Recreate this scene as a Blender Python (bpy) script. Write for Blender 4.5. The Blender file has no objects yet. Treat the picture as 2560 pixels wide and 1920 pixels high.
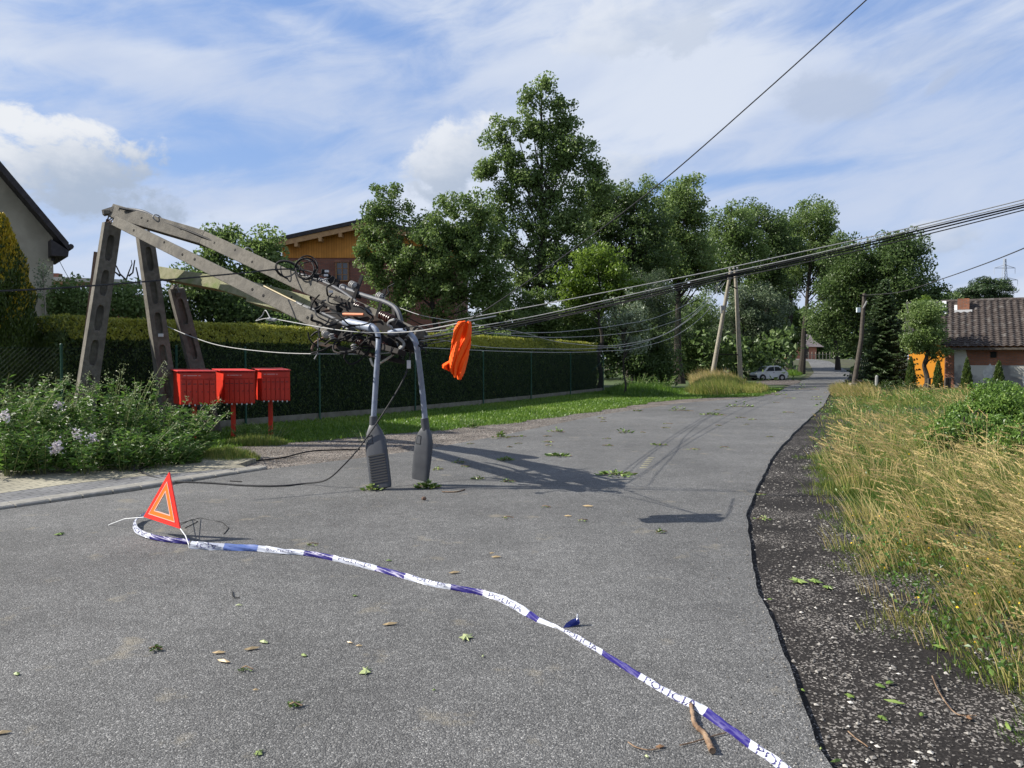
import bpy, math, random
import numpy as np
from mathutils import Vector, Matrix
from math import pi, sin, cos, radians

# ------------------------------------------------------------------ camera, sky, sun, exposure
scene = bpy.context.scene
F = 1930.0; H = 1.55; PITCH = math.atan(60.0/F)
cam_d = bpy.data.cameras.new("camera"); cam = bpy.data.objects.new("camera", cam_d)
scene.collection.objects.link(cam); scene.camera = cam
cam.location = (0, 0, H); cam.rotation_euler = (pi/2-PITCH, 0, 0)
cam_d.sensor_fit = 'HORIZONTAL'; cam_d.sensor_width = 36.0; cam_d.lens = 36.0*F/2560.0
cam_d.clip_start = 0.05; cam_d.clip_end = 3000

SUN_EL = radians(37.5); SUN_DIR = Vector((cos(SUN_EL)*1.0, -0.06*cos(SUN_EL), -sin(SUN_EL))).normalized()   # the way the light travels
sun_d = bpy.data.lights.new("sun", 'SUN'); sun = bpy.data.objects.new("sun", sun_d)
scene.collection.objects.link(sun); sun_d.energy = 5.0; sun_d.angle = radians(0.5); sun_d.color = (1.0, 0.95, 0.86)
sun.rotation_euler = (-SUN_DIR).to_track_quat('Z', 'Y').to_euler(); sun.location = (-20, 2, 20)
scene.view_settings.view_transform = 'Standard'; scene.view_settings.look = 'None'
scene.view_settings.exposure = 0.8; scene.view_settings.gamma = 1.0
scene.render.film_transparent = False
scene.cycles.max_bounces = 8; scene.cycles.transparent_max_bounces = 16
try: scene.cycles.use_denoising = True
except Exception: pass

world = bpy.data.worlds.new("World"); scene.world = world; world.use_nodes = True
wt = world.node_tree; wt.nodes.clear()
def wn(t, **k):
    n = wt.nodes.new(t)
    for a, b in k.items(): setattr(n, a, b)
    return n
def wm(op, a, b=None, c=None, clamp=False):
    n = wn('ShaderNodeMath', operation=op); n.use_clamp = clamp
    for i, q in enumerate((a, b, c)):
        if q is None: continue
        if isinstance(q, (int, float)): n.inputs[i].default_value = q
        else: wt.links.new(q, n.inputs[i])
    return n.outputs[0]
def wsm(x, lo, hi):
    n = wn('ShaderNodeMapRange', interpolation_type='SMOOTHSTEP')
    wt.links.new(x, n.inputs[0]); n.inputs[1].default_value = lo; n.inputs[2].default_value = hi
    return n.outputs[0]
def wmix(f, a, b):
    n = wn('ShaderNodeMix', data_type='RGBA')
    for i, q in ((0, f), (6, a), (7, b)):
        if isinstance(q, (int, float)): n.inputs[i].default_value = q
        elif isinstance(q, tuple): n.inputs[i].default_value = (*q, 1)
        else: wt.links.new(q, n.inputs[i])
    return n.outputs[2]
sky = wn('ShaderNodeTexSky', sky_type='NISHITA'); sky.sun_disc = False
sky.sun_elevation = SUN_EL; sky.sun_rotation = radians(-90+3.4); sky.air_density = 1.1; sky.dust_density = 0.7; sky.ozone_density = 2.0
tc = wn('ShaderNodeTexCoord'); sep = wn('ShaderNodeSeparateXYZ'); wt.links.new(tc.outputs['Generated'], sep.inputs[0])
AZ = wm('ARCTAN2', sep.outputs[0], sep.outputs[1]); EL = wm('ARCSINE', sep.outputs[2])
def wvec(x, y, z=0.0):
    n = wn('ShaderNodeCombineXYZ')
    for i, q in enumerate((x, y, z)):
        if isinstance(q, (int, float)): n.inputs[i].default_value = q
        else: wt.links.new(q, n.inputs[i])
    return n.outputs[0]
def wnoise(v, scale, detail=6, rough=.55, dist=0.0):
    n = wn('ShaderNodeTexNoise'); wt.links.new(v, n.inputs['Vector']); n.inputs['Scale'].default_value = scale
    n.inputs['Detail'].default_value = detail; n.inputs['Roughness'].default_value = rough; n.inputs['Distortion'].default_value = dist
    return n.outputs[0]
def azel(u, v):
    d = Vector(((u-1280)/F, cos(PITCH)-(-(v-960)/F)*(-sin(PITCH)), -sin(PITCH)-(v-960)/F*cos(PITCH)))
    d.normalize(); return math.atan2(d.x, d.y), math.asin(d.z)
ca, sa = cos(radians(14)), sin(radians(14))
RX = wm('ADD', wm('MULTIPLY', AZ, ca), wm('MULTIPLY', EL, sa)); RY = wm('SUBTRACT', wm('MULTIPLY', EL, ca), wm('MULTIPLY', AZ, sa))
n_big = wnoise(wvec(wm('MULTIPLY', RX, 1.0), wm('MULTIPLY', RY, 3.0), 3.7), 2.6, 5, .5, .3)
n_wisp = wnoise(wvec(wm('MULTIPLY', RX, 1.0), wm('MULTIPLY', RY, 3.4), 9.2), 7.0, 9, .62, .7)
n_fine = wnoise(wvec(AZ, wm('MULTIPLY', EL, 1.4), 1.3), 16.0, 8, .6, .2)
def blob(u, v, ru, rv, rot=0, soft=1.0):
    a, e = azel(u, v); c, s = cos(radians(rot)), sin(radians(rot))
    dx = wm('SUBTRACT', AZ, a); dy = wm('SUBTRACT', EL, e)
    x = wm('DIVIDE', wm('ADD', wm('MULTIPLY', dx, c), wm('MULTIPLY', dy, s)), ru/F)
    y = wm('DIVIDE', wm('SUBTRACT', wm('MULTIPLY', dy, c), wm('MULTIPLY', dx, s)), rv/F)
    return wm('SUBTRACT', 1.0, wm('SQRT', wm('ADD', wm('MULTIPLY', x, x), wm('MULTIPLY', y, y))))
cov = wm('ADD', wm('MULTIPLY', n_big, .55), wm('MULTIPLY', n_wisp, .55))
cov = wm('ADD', cov, wm('MULTIPLY', n_fine, .12))
# broad veils (+) and blue openings (-) where the sky has them
for (u, v, ru, rv, rot, amt) in [
    (1750, 230, 750, 200, -6, .20), (450, 190, 700, 90, -6, .20), (2300, 420, 700, 170, 4, .17), (500, 500, 900, 60, 2, .12), (1250, 330, 450, 190, 30, .16),
    (820, 30, 420, 60, -12, -.16), (120, 325, 420, 35, -8, -.22), (2150, 30, 450, 60, 0, -.07), (1900, 440, 600, 30, 3, -.20), (520, 400, 220, 40, 10, -.14), (1000, 420, 160, 60, 20, -.08), (0, 40, 260, 60, 0, -.08)]:
    b = wsm(blob(u, v, ru, rv, rot), 0.0, .9); cov = wm('ADD', cov, wm('MULTIPLY', b, amt))
low = wsm(EL, .28, .02); cov = wm('ADD', cov, wm('MULTIPLY', low, .13))
cirrus = wsm(cov, .37, .80)
base = wmix(.75, sky.outputs[0], (1.15, 2.0, 4.1))
hazec = wmix(wm('MULTIPLY', wsm(EL, .38, -.02), .62), base, (2.5, 3.3, 4.7))
CLOUD = (4.1, 4.4, 4.95)
shade = wmix(wsm(n_big, .38, .62), (3.2, 3.65, 4.6), CLOUD)
col = wmix(wm('MULTIPLY', cirrus, .90), hazec, shade)
for (u, v, ru, rv, rot, k) in [(165, 415, 270, 125, -8, 1.0), (1130, 400, 160, 110, 25, .85), (1500, 440, 150, 80, 0, .5), (2330, 600, 130, 60, 0, .5), (1610, 60, 260, 90, 0, .35)]:
    b = wm('ADD', blob(u, v, ru, rv, rot), wm('MULTIPLY', wm('SUBTRACT', n_fine, .5), 2.3))
    m = wm('MULTIPLY', wsm(b, .10, .50), k)
    a, e = azel(u, v)
    lit = wsm(wm('ADD', wm('SUBTRACT', EL, wm('MULTIPLY', AZ, .35)), wm('MULTIPLY', n_fine, .10)), e-a*.35-.03+.04, e-a*.35+.05+.05)
    col = wmix(m, col, wmix(lit, (2.3, 2.75, 3.5), (4.6, 4.75, 5.0)))
for (u, v, ru, rv, rot, k) in [(2060, 235, 150, 70, -12, .75), (2300, 150, 260, 50, 0, .2), (2345, 210, 50, 16, 35, .5)]:
    b = wm('ADD', blob(u, v, ru, rv, rot), wm('MULTIPLY', wm('SUBTRACT', n_fine, .5), 1.5))
    col = wmix(wm('MULTIPLY', wsm(b, .0, .55), k), col, (2.55, 3.0, 3.9))
bg = wn('ShaderNodeBackground'); bg.inputs[1].default_value = 0.105
wo = wn('ShaderNodeOutputWorld'); wt.links.new(col, bg.inputs[0]); wt.links.new(bg.outputs[0], wo.inputs[0])

# ------------------------------------------------------------------ helpers
rng = np.random.default_rng(11); random.seed(5)
COL = scene.collection
def sstep(a, b, x):
    t = min(1.0, max(0.0, (x-a)/(b-a))); return t*t*(3-2*t)
def gz(y): return -0.3*sstep(40, 65, y) + 2.0*sstep(75, 120, y)
def gzv(y):
    a = np.clip((y-40)/25, 0, 1); b = np.clip((y-75)/45, 0, 1)
    return -0.3*a*a*(3-2*a) + 2.0*b*b*(3-2*b)
def ray(u, v):
    a = (u-1280)/F; b = -(v-960)/F
    return Vector((a, cos(PITCH)+b*sin(PITCH), -sin(PITCH)+b*cos(PITCH)))
def P(u, v, Y):
    d = ray(u, v); t = Y/d.y
    return Vector((d.x*t, Y, H+d.z*t))
def G(u, v, dz=0.0):
    d = ray(u, v); lo = 1.0; 
    y = lo
    while y < 200:
        t = y/d.y
        if H+d.z*t < gz(y): break
        y *= 1.01
    a, b = y/1.01, y
    for _ in range(30):
        m = (a+b)/2; t = m/d.y
        if H+d.z*t < gz(m): b = m
        else: a = m
    t = a/d.y
    return Vector((d.x*t, a, gz(a)+dz))

class MB:
    def __init__(s): s.v = []; s.f = []; s.m = []
    def add(s, vs, fs, m=0):
        o = len(s.v); s.v += [tuple(q) for q in vs]; s.f += [tuple(i+o for i in f) for f in fs]; s.m += [m]*len(fs)
    def box(s, c, sz, R=None, m=0):
        c = Vector(c); R = R or Matrix.Identity(3); x, y, z = sz[0]/2, sz[1]/2, sz[2]/2
        vs = [c+R@Vector(q) for q in ((-x,-y,-z),(x,-y,-z),(x,y,-z),(-x,y,-z),(-x,-y,z),(x,-y,z),(x,y,z),(-x,y,z))]
        s.add(vs, [(0,3,2,1),(4,5,6,7),(0,1,5,4),(1,2,6,5),(2,3,7,6),(3,0,4,7)], m)
    def bar(s, a, b, w, t, side=None, w2=None, t2=None, m=0):      # box from a to b; w along `side`, t across
        a = Vector(a); b = Vector(b); ax = (b-a).normalized(); side = Vector(side or (1,0,0)); side = (side-ax*side.dot(ax)).normalized(); n = ax.cross(side)
        w2 = w if w2 is None else w2; t2 = t if t2 is None else t2; vs = []
        for p, ww, tt in ((a, w, t), (b, w2, t2)):
            vs += [p-side*ww/2-n*tt/2, p+side*ww/2-n*tt/2, p+side*ww/2+n*tt/2, p-side*ww/2+n*tt/2]
        s.add(vs, [(0,1,2,3),(7,6,5,4),(0,4,5,1),(1,5,6,2),(2,6,7,3),(3,7,4,0)], m)
    def tube(s, pts, r, n=8, m=0, flat=None, cap=True):
        pts = [Vector(p) for p in pts]; k = len(pts); rs = r if hasattr(r, '__len__') else [r]*k
        o = []; t0 = (pts[1]-pts[0]).normalized(); up = Vector((0,0,1)) if abs(t0.z) < .9 else Vector((1,0,0))
        a = t0.cross(up).normalized()
        for i, p in enumerate(pts):
            t = (pts[min(i+1,k-1)]-pts[max(i-1,0)])
            if t.length < 1e-9: t = t0
            t.normalize(); a = a-t*a.dot(t)
            if a.length < 1e-6: a = t.orthogonal()
            a.normalize(); b = t.cross(a)
            for j in range(n):
                q = 2*pi*j/n; fl = flat if flat else 1.0
                o.append(p+a*cos(q)*rs[i]+b*sin(q)*rs[i]*fl)
        fs = [(i*n+j, i*n+(j+1)%n, (i+1)*n+(j+1)%n, (i+1)*n+j) for i in range(k-1) for j in range(n)]
        if cap: fs += [tuple(range(n))[::-1], tuple((k-1)*n+j for j in range(n))]
        s.add(o, fs, m)
    def prism(s, pts, off, m=0):                                   # polygon extruded by vector off
        n = len(pts); pts = [Vector(p) for p in pts]; off = Vector(off)
        s.add(pts+[p+off for p in pts], [tuple(range(n))[::-1], tuple(range(n, 2*n))]+[(i, (i+1)%n, n+(i+1)%n, n+i) for i in range(n)], m)
    def lathe(s, a, b, prof, n=12, m=0):                           # prof: (t along a->b, radius)
        a = Vector(a); b = Vector(b); s.tube([a+(b-a)*t for t, r in prof], [r for t, r in prof], n, m)
    def build(s, name, mats, parent=None, smooth=False, bevel=0, origin=None):
        me = bpy.data.meshes.new(name); me.from_pydata([Vector(q) for q in s.v], [], s.f)
        if not isinstance(mats, (list, tuple)): mats = [mats]
        for q in mats: me.materials.append(q)
        me.polygons.foreach_set('material_index', s.m)
        if smooth:
            me.polygons.foreach_set('use_smooth', [True]*len(s.f))
            try: me.set_sharp_from_angle(angle=radians(40))
            except Exception: pass
        me.update(); o = bpy.data.objects.new(name, me)
        return link(o, parent, origin, bevel)
def link(o, parent=None, origin=None, bevel=0):
    COL.objects.link(o)
    if origin is not None:
        origin = Vector(origin); o.data.transform(Matrix.Translation(-origin)); o.location = origin
    if parent is not None:
        o.parent = parent
        w = Vector(parent.location); q = parent.parent
        while q is not None: w = w+Vector(q.location); q = q.parent
        o.location = Vector(o.location)-w
    if bevel:
        b = o.modifiers.new('bevel', 'BEVEL'); b.width = bevel; b.segments = 2; b.limit_method = 'ANGLE'; b.angle_limit = radians(40)
    return o
def npmesh(name, V, nper, mats, tint=None, parent=None, origin=None, mi=None, smooth=False):   # V (N*nper,3): every nper vertices one polygon
    n = len(V)//nper; me = bpy.data.meshes.new(name)
    me.vertices.add(len(V)); me.vertices.foreach_set('co', np.asarray(V, dtype=np.float32).ravel())
    me.loops.add(len(V)); me.loops.foreach_set('vertex_index', np.arange(len(V), dtype=np.int32))
    me.polygons.add(n); me.polygons.foreach_set('loop_start', np.arange(0, len(V), nper, dtype=np.int32))
    return _fin(me, name, n, mats, tint, parent, origin, mi, smooth)
def npgrid(name, V, Fc, mats, tint=None, parent=None, origin=None, mi=None, smooth=False):      # V vertices, Fc (n,4) quads
    me = bpy.data.meshes.new(name); n = len(Fc)
    me.vertices.add(len(V)); me.vertices.foreach_set('co', np.asarray(V, dtype=np.float32).ravel())
    me.loops.add(n*4); me.loops.foreach_set('vertex_index', np.asarray(Fc, dtype=np.int32).ravel())
    me.polygons.add(n); me.polygons.foreach_set('loop_start', np.arange(0, n*4, 4, dtype=np.int32))
    return _fin(me, name, n, mats, tint, parent, origin, mi, smooth)
def _fin(me, name, n, mats, tint, parent, origin, mi, smooth):
    if not isinstance(mats, (list, tuple)): mats = [mats]
    for q in mats: me.materials.append(q)
    if mi is not None: me.polygons.foreach_set('material_index', np.asarray(mi, dtype=np.int32))
    if tint is not None:
        a = me.attributes.new('tint', 'FLOAT', 'FACE'); a.data.foreach_set('value', np.asarray(tint, dtype=np.float32))
    me.polygons.foreach_set('use_smooth', np.full(n, bool(smooth)))
    me.update(calc_edges=True); me.validate()
    o = bpy.data.objects.new(name, me); return link(o, parent, origin)
def tag(o, label=None, cat=None, group=None, kind=None):
    if label: o['label'] = label
    if cat: o['category'] = cat
    if group: o['group'] = group
    if kind: o['kind'] = kind
    return o
def thing(name, label, cat, loc, group=None):
    o = bpy.data.objects.new(name, None); COL.objects.link(o); o.location = Vector(loc); o.empty_display_size = .2
    return tag(o, label, cat, group)
def smooth_path(pts, n=6):                                          # Catmull-Rom
    pts = [Vector(p) for p in pts]; q = [pts[0]*2-pts[1]]+pts+[pts[-1]*2-pts[-2]]; out = []
    for i in range(1, len(q)-2):
        a, b, c, d = q[i-1:i+3]
        for k in range(n):
            t = k/n; out.append(.5*((2*b)+(c-a)*t+(2*a-5*b+4*c-d)*t*t+(3*b-a-3*c+d)*t**3))
    return out+[pts[-1]]
def vn(x, y, s=0.0):                                                # cheap smooth 2-D noise, -1..1
    return (np.sin(x*1.1+s+1.7*np.sin(y*.7+s))+np.sin(y*1.3-s*2+1.3*np.sin(x*.9))+.6*np.sin(x*2.7+y*1.9+s*3)+.5*np.sin(x*4.3-y*3.7+s))/3.1

# ------------------------------------------------------------------ materials
def mat(name, c1, c2=None, rough=.7, scale=6.0, lo=.35, hi=.65, bump=0.0, bscale=None, metal=0.0, spec=.4, c3=None, s3=1.0, lo3=.55, hi3=.7, detail=6, coat=0.0, bdist=.02):
    m = bpy.data.materials.new(name); m.use_nodes = True; t = m.node_tree; N = t.nodes; L = t.links; p = N['Principled BSDF']
    p.inputs['Roughness'].default_value = rough; p.inputs['Metallic'].default_value = metal; p.inputs['Specular IOR Level'].default_value = spec
    p.inputs['Base Color'].default_value = (*c1, 1); p.inputs['Coat Weight'].default_value = coat
    tc = N.new('ShaderNodeTexCoord'); out = None
    def noi(s, d=detail):
        n = N.new('ShaderNodeTexNoise'); n.inputs['Scale'].default_value = s; n.inputs['Detail'].default_value = d; L.new(tc.outputs['Object'], n.inputs['Vector']); return n.outputs[0]
    def mx(f, a, b, lo, hi):
        r = N.new('ShaderNodeMapRange'); r.inputs[1].default_value = lo; r.inputs[2].default_value = hi; L.new(f, r.inputs[0])
        n = N.new('ShaderNodeMix'); n.data_type = 'RGBA'; L.new(r.outputs[0], n.inputs[0])
        for i, q in ((6, a), (7, b)):
            if isinstance(q, tuple): n.inputs[i].default_value = (*q, 1)
            else: L.new(q, n.inputs[i])
        return n.outputs[2]
    if c2: out = mx(noi(scale), c1, c2, lo, hi)
    if c3: out = mx(noi(s3, 4), out or c1, c3, lo3, hi3)
    if out: L.new(out, p.inputs['Base Color'])
    if bump:
        b = N.new('ShaderNodeBump'); b.inputs['Strength'].default_value = bump; b.inputs['Distance'].default_value = bdist
        L.new(noi(bscale or scale*3), b.inputs['Height']); L.new(b.outputs[0], p.inputs['Normal'])
    m['_o'] = 1
    return m
def leafmat(name, a, b, c=None, trans=.35, rough=.42, spec=.45):
    m = bpy.data.materials.new(name); m.use_nodes = True; t = m.node_tree; N = t.nodes; L = t.links; p = N['Principled BSDF']; o = N['Material Output']
    at = N.new('ShaderNodeAttribute'); at.attribute_name = 'tint'; r = N.new('ShaderNodeValToRGB'); L.new(at.outputs['Fac'], r.inputs[0])
    r.color_ramp.elements[0].color = (*a, 1); r.color_ramp.elements[1].color = (*b, 1)
    if c: r.color_ramp.elements[1].position = .6; e = r.color_ramp.elements.new(1.0); e.color = (*c, 1)
    L.new(r.outputs[0], p.inputs['Base Color']); p.inputs['Roughness'].default_value = rough; p.inputs['Specular IOR Level'].default_value = spec
    tr = N.new('ShaderNodeBsdfTranslucent'); L.new(r.outputs[0], tr.inputs[0]); mx = N.new('ShaderNodeMixShader'); mx.inputs[0].default_value = trans
    L.new(p.outputs[0], mx.inputs[1]); L.new(tr.outputs[0], mx.inputs[2]); L.new(mx.outputs[0], o.inputs[0])
    return m
def flat(name, c, rough=.5, metal=0, spec=.4, coat=0): return mat(name, c, None, rough, metal=metal, spec=spec, coat=coat)

# asphalt: packed chippings in grey binder
def asphalt():
    m = bpy.data.materials.new('asphalt'); m.use_nodes = True; t = m.node_tree; N = t.nodes; L = t.links; p = N['Principled BSDF']
    tc = N.new('ShaderNodeTexCoord')
    def noi(s, d=2, r=.5):
        n = N.new('ShaderNodeTexNoise'); n.inputs['Scale'].default_value = s; n.inputs['Detail'].default_value = d; n.inputs['Roughness'].default_value = r; L.new(tc.outputs['Object'], n.inputs['Vector']); return n.outputs[0]
    v = N.new('ShaderNodeTexVoronoi'); v.inputs['Scale'].default_value = 150; L.new(tc.outputs['Object'], v.inputs['Vector'])
    sp = N.new('ShaderNodeSeparateColor'); L.new(v.outputs['Color'], sp.inputs[0])
    r = N.new('ShaderNodeValToRGB'); L.new(sp.outputs[0], r.inputs[0]); cr = r.color_ramp
    cr.elements[0].position = 0; cr.elements[0].color = (.045, .045, .045, 1); cr.elements[1].position = 1; cr.elements[1].color = (.24, .235, .225, 1)
    for q, c in ((.3, .066), (.6, .092), (.9, .135)): e = cr.elements.new(q); e.color = (c, c*.985, c*.95, 1)
    dk = N.new('ShaderNodeMapRange'); dk.inputs[1].default_value = .0; dk.inputs[2].default_value = .45; dk.inputs[3].default_value = 1.0; dk.inputs[4].default_value = .45
    ml = N.new('ShaderNodeMath'); ml.operation = 'MULTIPLY'; ml.inputs[1].default_value = 1.0; L.new(v.outputs['Distance'], ml.inputs[0]); L.new(ml.outputs[0], dk.inputs[0])
    def scale_col(col, f):
        n = N.new('ShaderNodeVectorMath'); n.operation = 'SCALE'; L.new(col, n.inputs[0]); L.new(f, n.inputs['Scale']); return n.outputs[0]
    c = scale_col(r.outputs[0], dk.outputs[0])
    for s, lo, hi in ((.28, 1.8, 2.75), (1.3, .86, 1.14), (9, .88, 1.12)):
        g = N.new('ShaderNodeMapRange'); g.inputs[1].default_value = .3; g.inputs[2].default_value = .7; g.inputs[3].default_value = lo; g.inputs[4].default_value = hi
        L.new(noi(s, 4), g.inputs[0]); c = scale_col(c, g.outputs[0])
    # dusty brownish scuffs
    st = N.new('ShaderNodeMapRange'); st.inputs[1].default_value = .60; st.inputs[2].default_value = .72; st.inputs[4].default_value = .6; L.new(noi(2.1, 9, .68), st.inputs[0])
    mx = N.new('ShaderNodeMix'); mx.data_type = 'RGBA'; L.new(st.outputs[0], mx.inputs[0]); L.new(c, mx.inputs[6]); mx.inputs[7].default_value = (.26, .225, .16, 1)
    L.new(mx.outputs[2], p.inputs['Base Color']); p.inputs['Roughness'].default_value = .82; p.inputs['Specular IOR Level'].default_value = .35
    b = N.new('ShaderNodeBump'); b.inputs['Strength'].default_value = .7; b.inputs['Distance'].default_value = .006
    inv = N.new('ShaderNodeMath'); inv.operation = 'SUBTRACT'; inv.inputs[0].default_value = 1; L.new(v.outputs['Distance'], inv.inputs[1]); L.new(inv.outputs[0], b.inputs['Height']); L.new(b.outputs[0], p.inputs['Normal'])
    return m
def gravelmat(name, a, b, c, scale=60, q=(.1, .6, .95)):
    m = bpy.data.materials.new(name); m.use_nodes = True; t = m.node_tree; N = t.nodes; L = t.links; p = N['Principled BSDF']; tc = N.new('ShaderNodeTexCoord')
    v = N.new('ShaderNodeTexVoronoi'); v.inputs['Scale'].default_value = scale; L.new(tc.outputs['Object'], v.inputs['Vector'])
    sp = N.new('ShaderNodeSeparateColor'); L.new(v.outputs['Color'], sp.inputs[0])
    n = N.new('ShaderNodeTexNoise'); n.inputs['Scale'].default_value = 1.4; n.inputs['Detail'].default_value = 7; L.new(tc.outputs['Object'], n.inputs['Vector'])
    ad = N.new('ShaderNodeMath'); ad.operation = 'MULTIPLY_ADD'; L.new(n.outputs[0], ad.inputs[0]); ad.inputs[1].default_value = 1.1; 
    sub = N.new('ShaderNodeMath'); sub.operation = 'SUBTRACT'; L.new(sp.outputs[1], sub.inputs[0]); sub.inputs[1].default_value = .55; L.new(sub.outputs[0], ad.inputs[2])
    r = N.new('ShaderNodeValToRGB'); L.new(ad.outputs[0], r.inputs[0]); cr = r.color_ramp
    cr.elements[0].position = q[0]; cr.elements[0].color = (*a, 1); cr.elements[1].position = q[2]; cr.elements[1].color = (*c, 1); e = cr.elements.new(q[1]); e.color = (*b, 1)
    L.new(r.outputs[0], p.inputs['Base Color']); p.inputs['Roughness'].default_value = .95; p.inputs['Specular IOR Level'].default_value = .2
    bp = N.new('ShaderNodeBump'); bp.inputs['Strength'].default_value = 1; bp.inputs['Distance'].default_value = .02; L.new(ad.outputs[0], bp.inputs['Height']); L.new(bp.outputs[0], p.inputs['Normal'])
    return m
def brickmat(name, c1, c2, mortar, sx=4.0, sy=13.0, rot=None, axis='XZ', rowh=.25, width=.5, msize=.02, bump=.5):
    m = bpy.data.materials.new(name); m.use_nodes = True; t = m.node_tree; N = t.nodes; L = t.links; p = N['Principled BSDF']; tc = N.new('ShaderNodeTexCoord')
    s = N.new('ShaderNodeSeparateXYZ'); L.new(tc.outputs['Object'], s.inputs[0]); c = N.new('ShaderNodeCombineXYZ')
    L.new(s.outputs['XYZ'.index(axis[0])], c.inputs[0]); L.new(s.outputs['XYZ'.index(axis[1])], c.inputs[1])
    b = N.new('ShaderNodeTexBrick'); L.new(c.outputs[0], b.inputs['Vector']); b.inputs['Scale'].default_value = 1
    b.inputs['Color1'].default_value = (*c1, 1); b.inputs['Color2'].default_value = (*c2, 1); b.inputs['Mortar'].default_value = (*mortar, 1)
    b.inputs['Brick Width'].default_value = width; b.inputs['Row Height'].default_value = rowh; b.inputs['Mortar Size'].default_value = msize; b.inputs['Mortar Smooth'].default_value = .2
    n = N.new('ShaderNodeTexNoise'); n.inputs['Scale'].default_value = 1.2; n.inputs['Detail'].default_value = 6; L.new(tc.outputs['Object'], n.inputs['Vector'])
    g = N.new('ShaderNodeMapRange'); g.inputs[1].default_value = .3; g.inputs[2].default_value = .7; g.inputs[3].default_value = .72; g.inputs[4].default_value = 1.25; L.new(n.outputs[0], g.inputs[0])
    v = N.new('ShaderNodeVectorMath'); v.operation = 'SCALE'; L.new(b.outputs[0], v.inputs[0]); L.new(g.outputs[0], v.inputs['Scale']); L.new(v.outputs[0], p.inputs['Base Color'])
    bp = N.new('ShaderNodeBump'); bp.invert = True; bp.inputs['Strength'].default_value = bump; bp.inputs['Distance'].default_value = .01; L.new(b.outputs['Fac'], bp.inputs['Height']); L.new(bp.outputs[0], p.inputs['Normal'])
    p.inputs['Roughness'].default_value = .9
    return m

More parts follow.
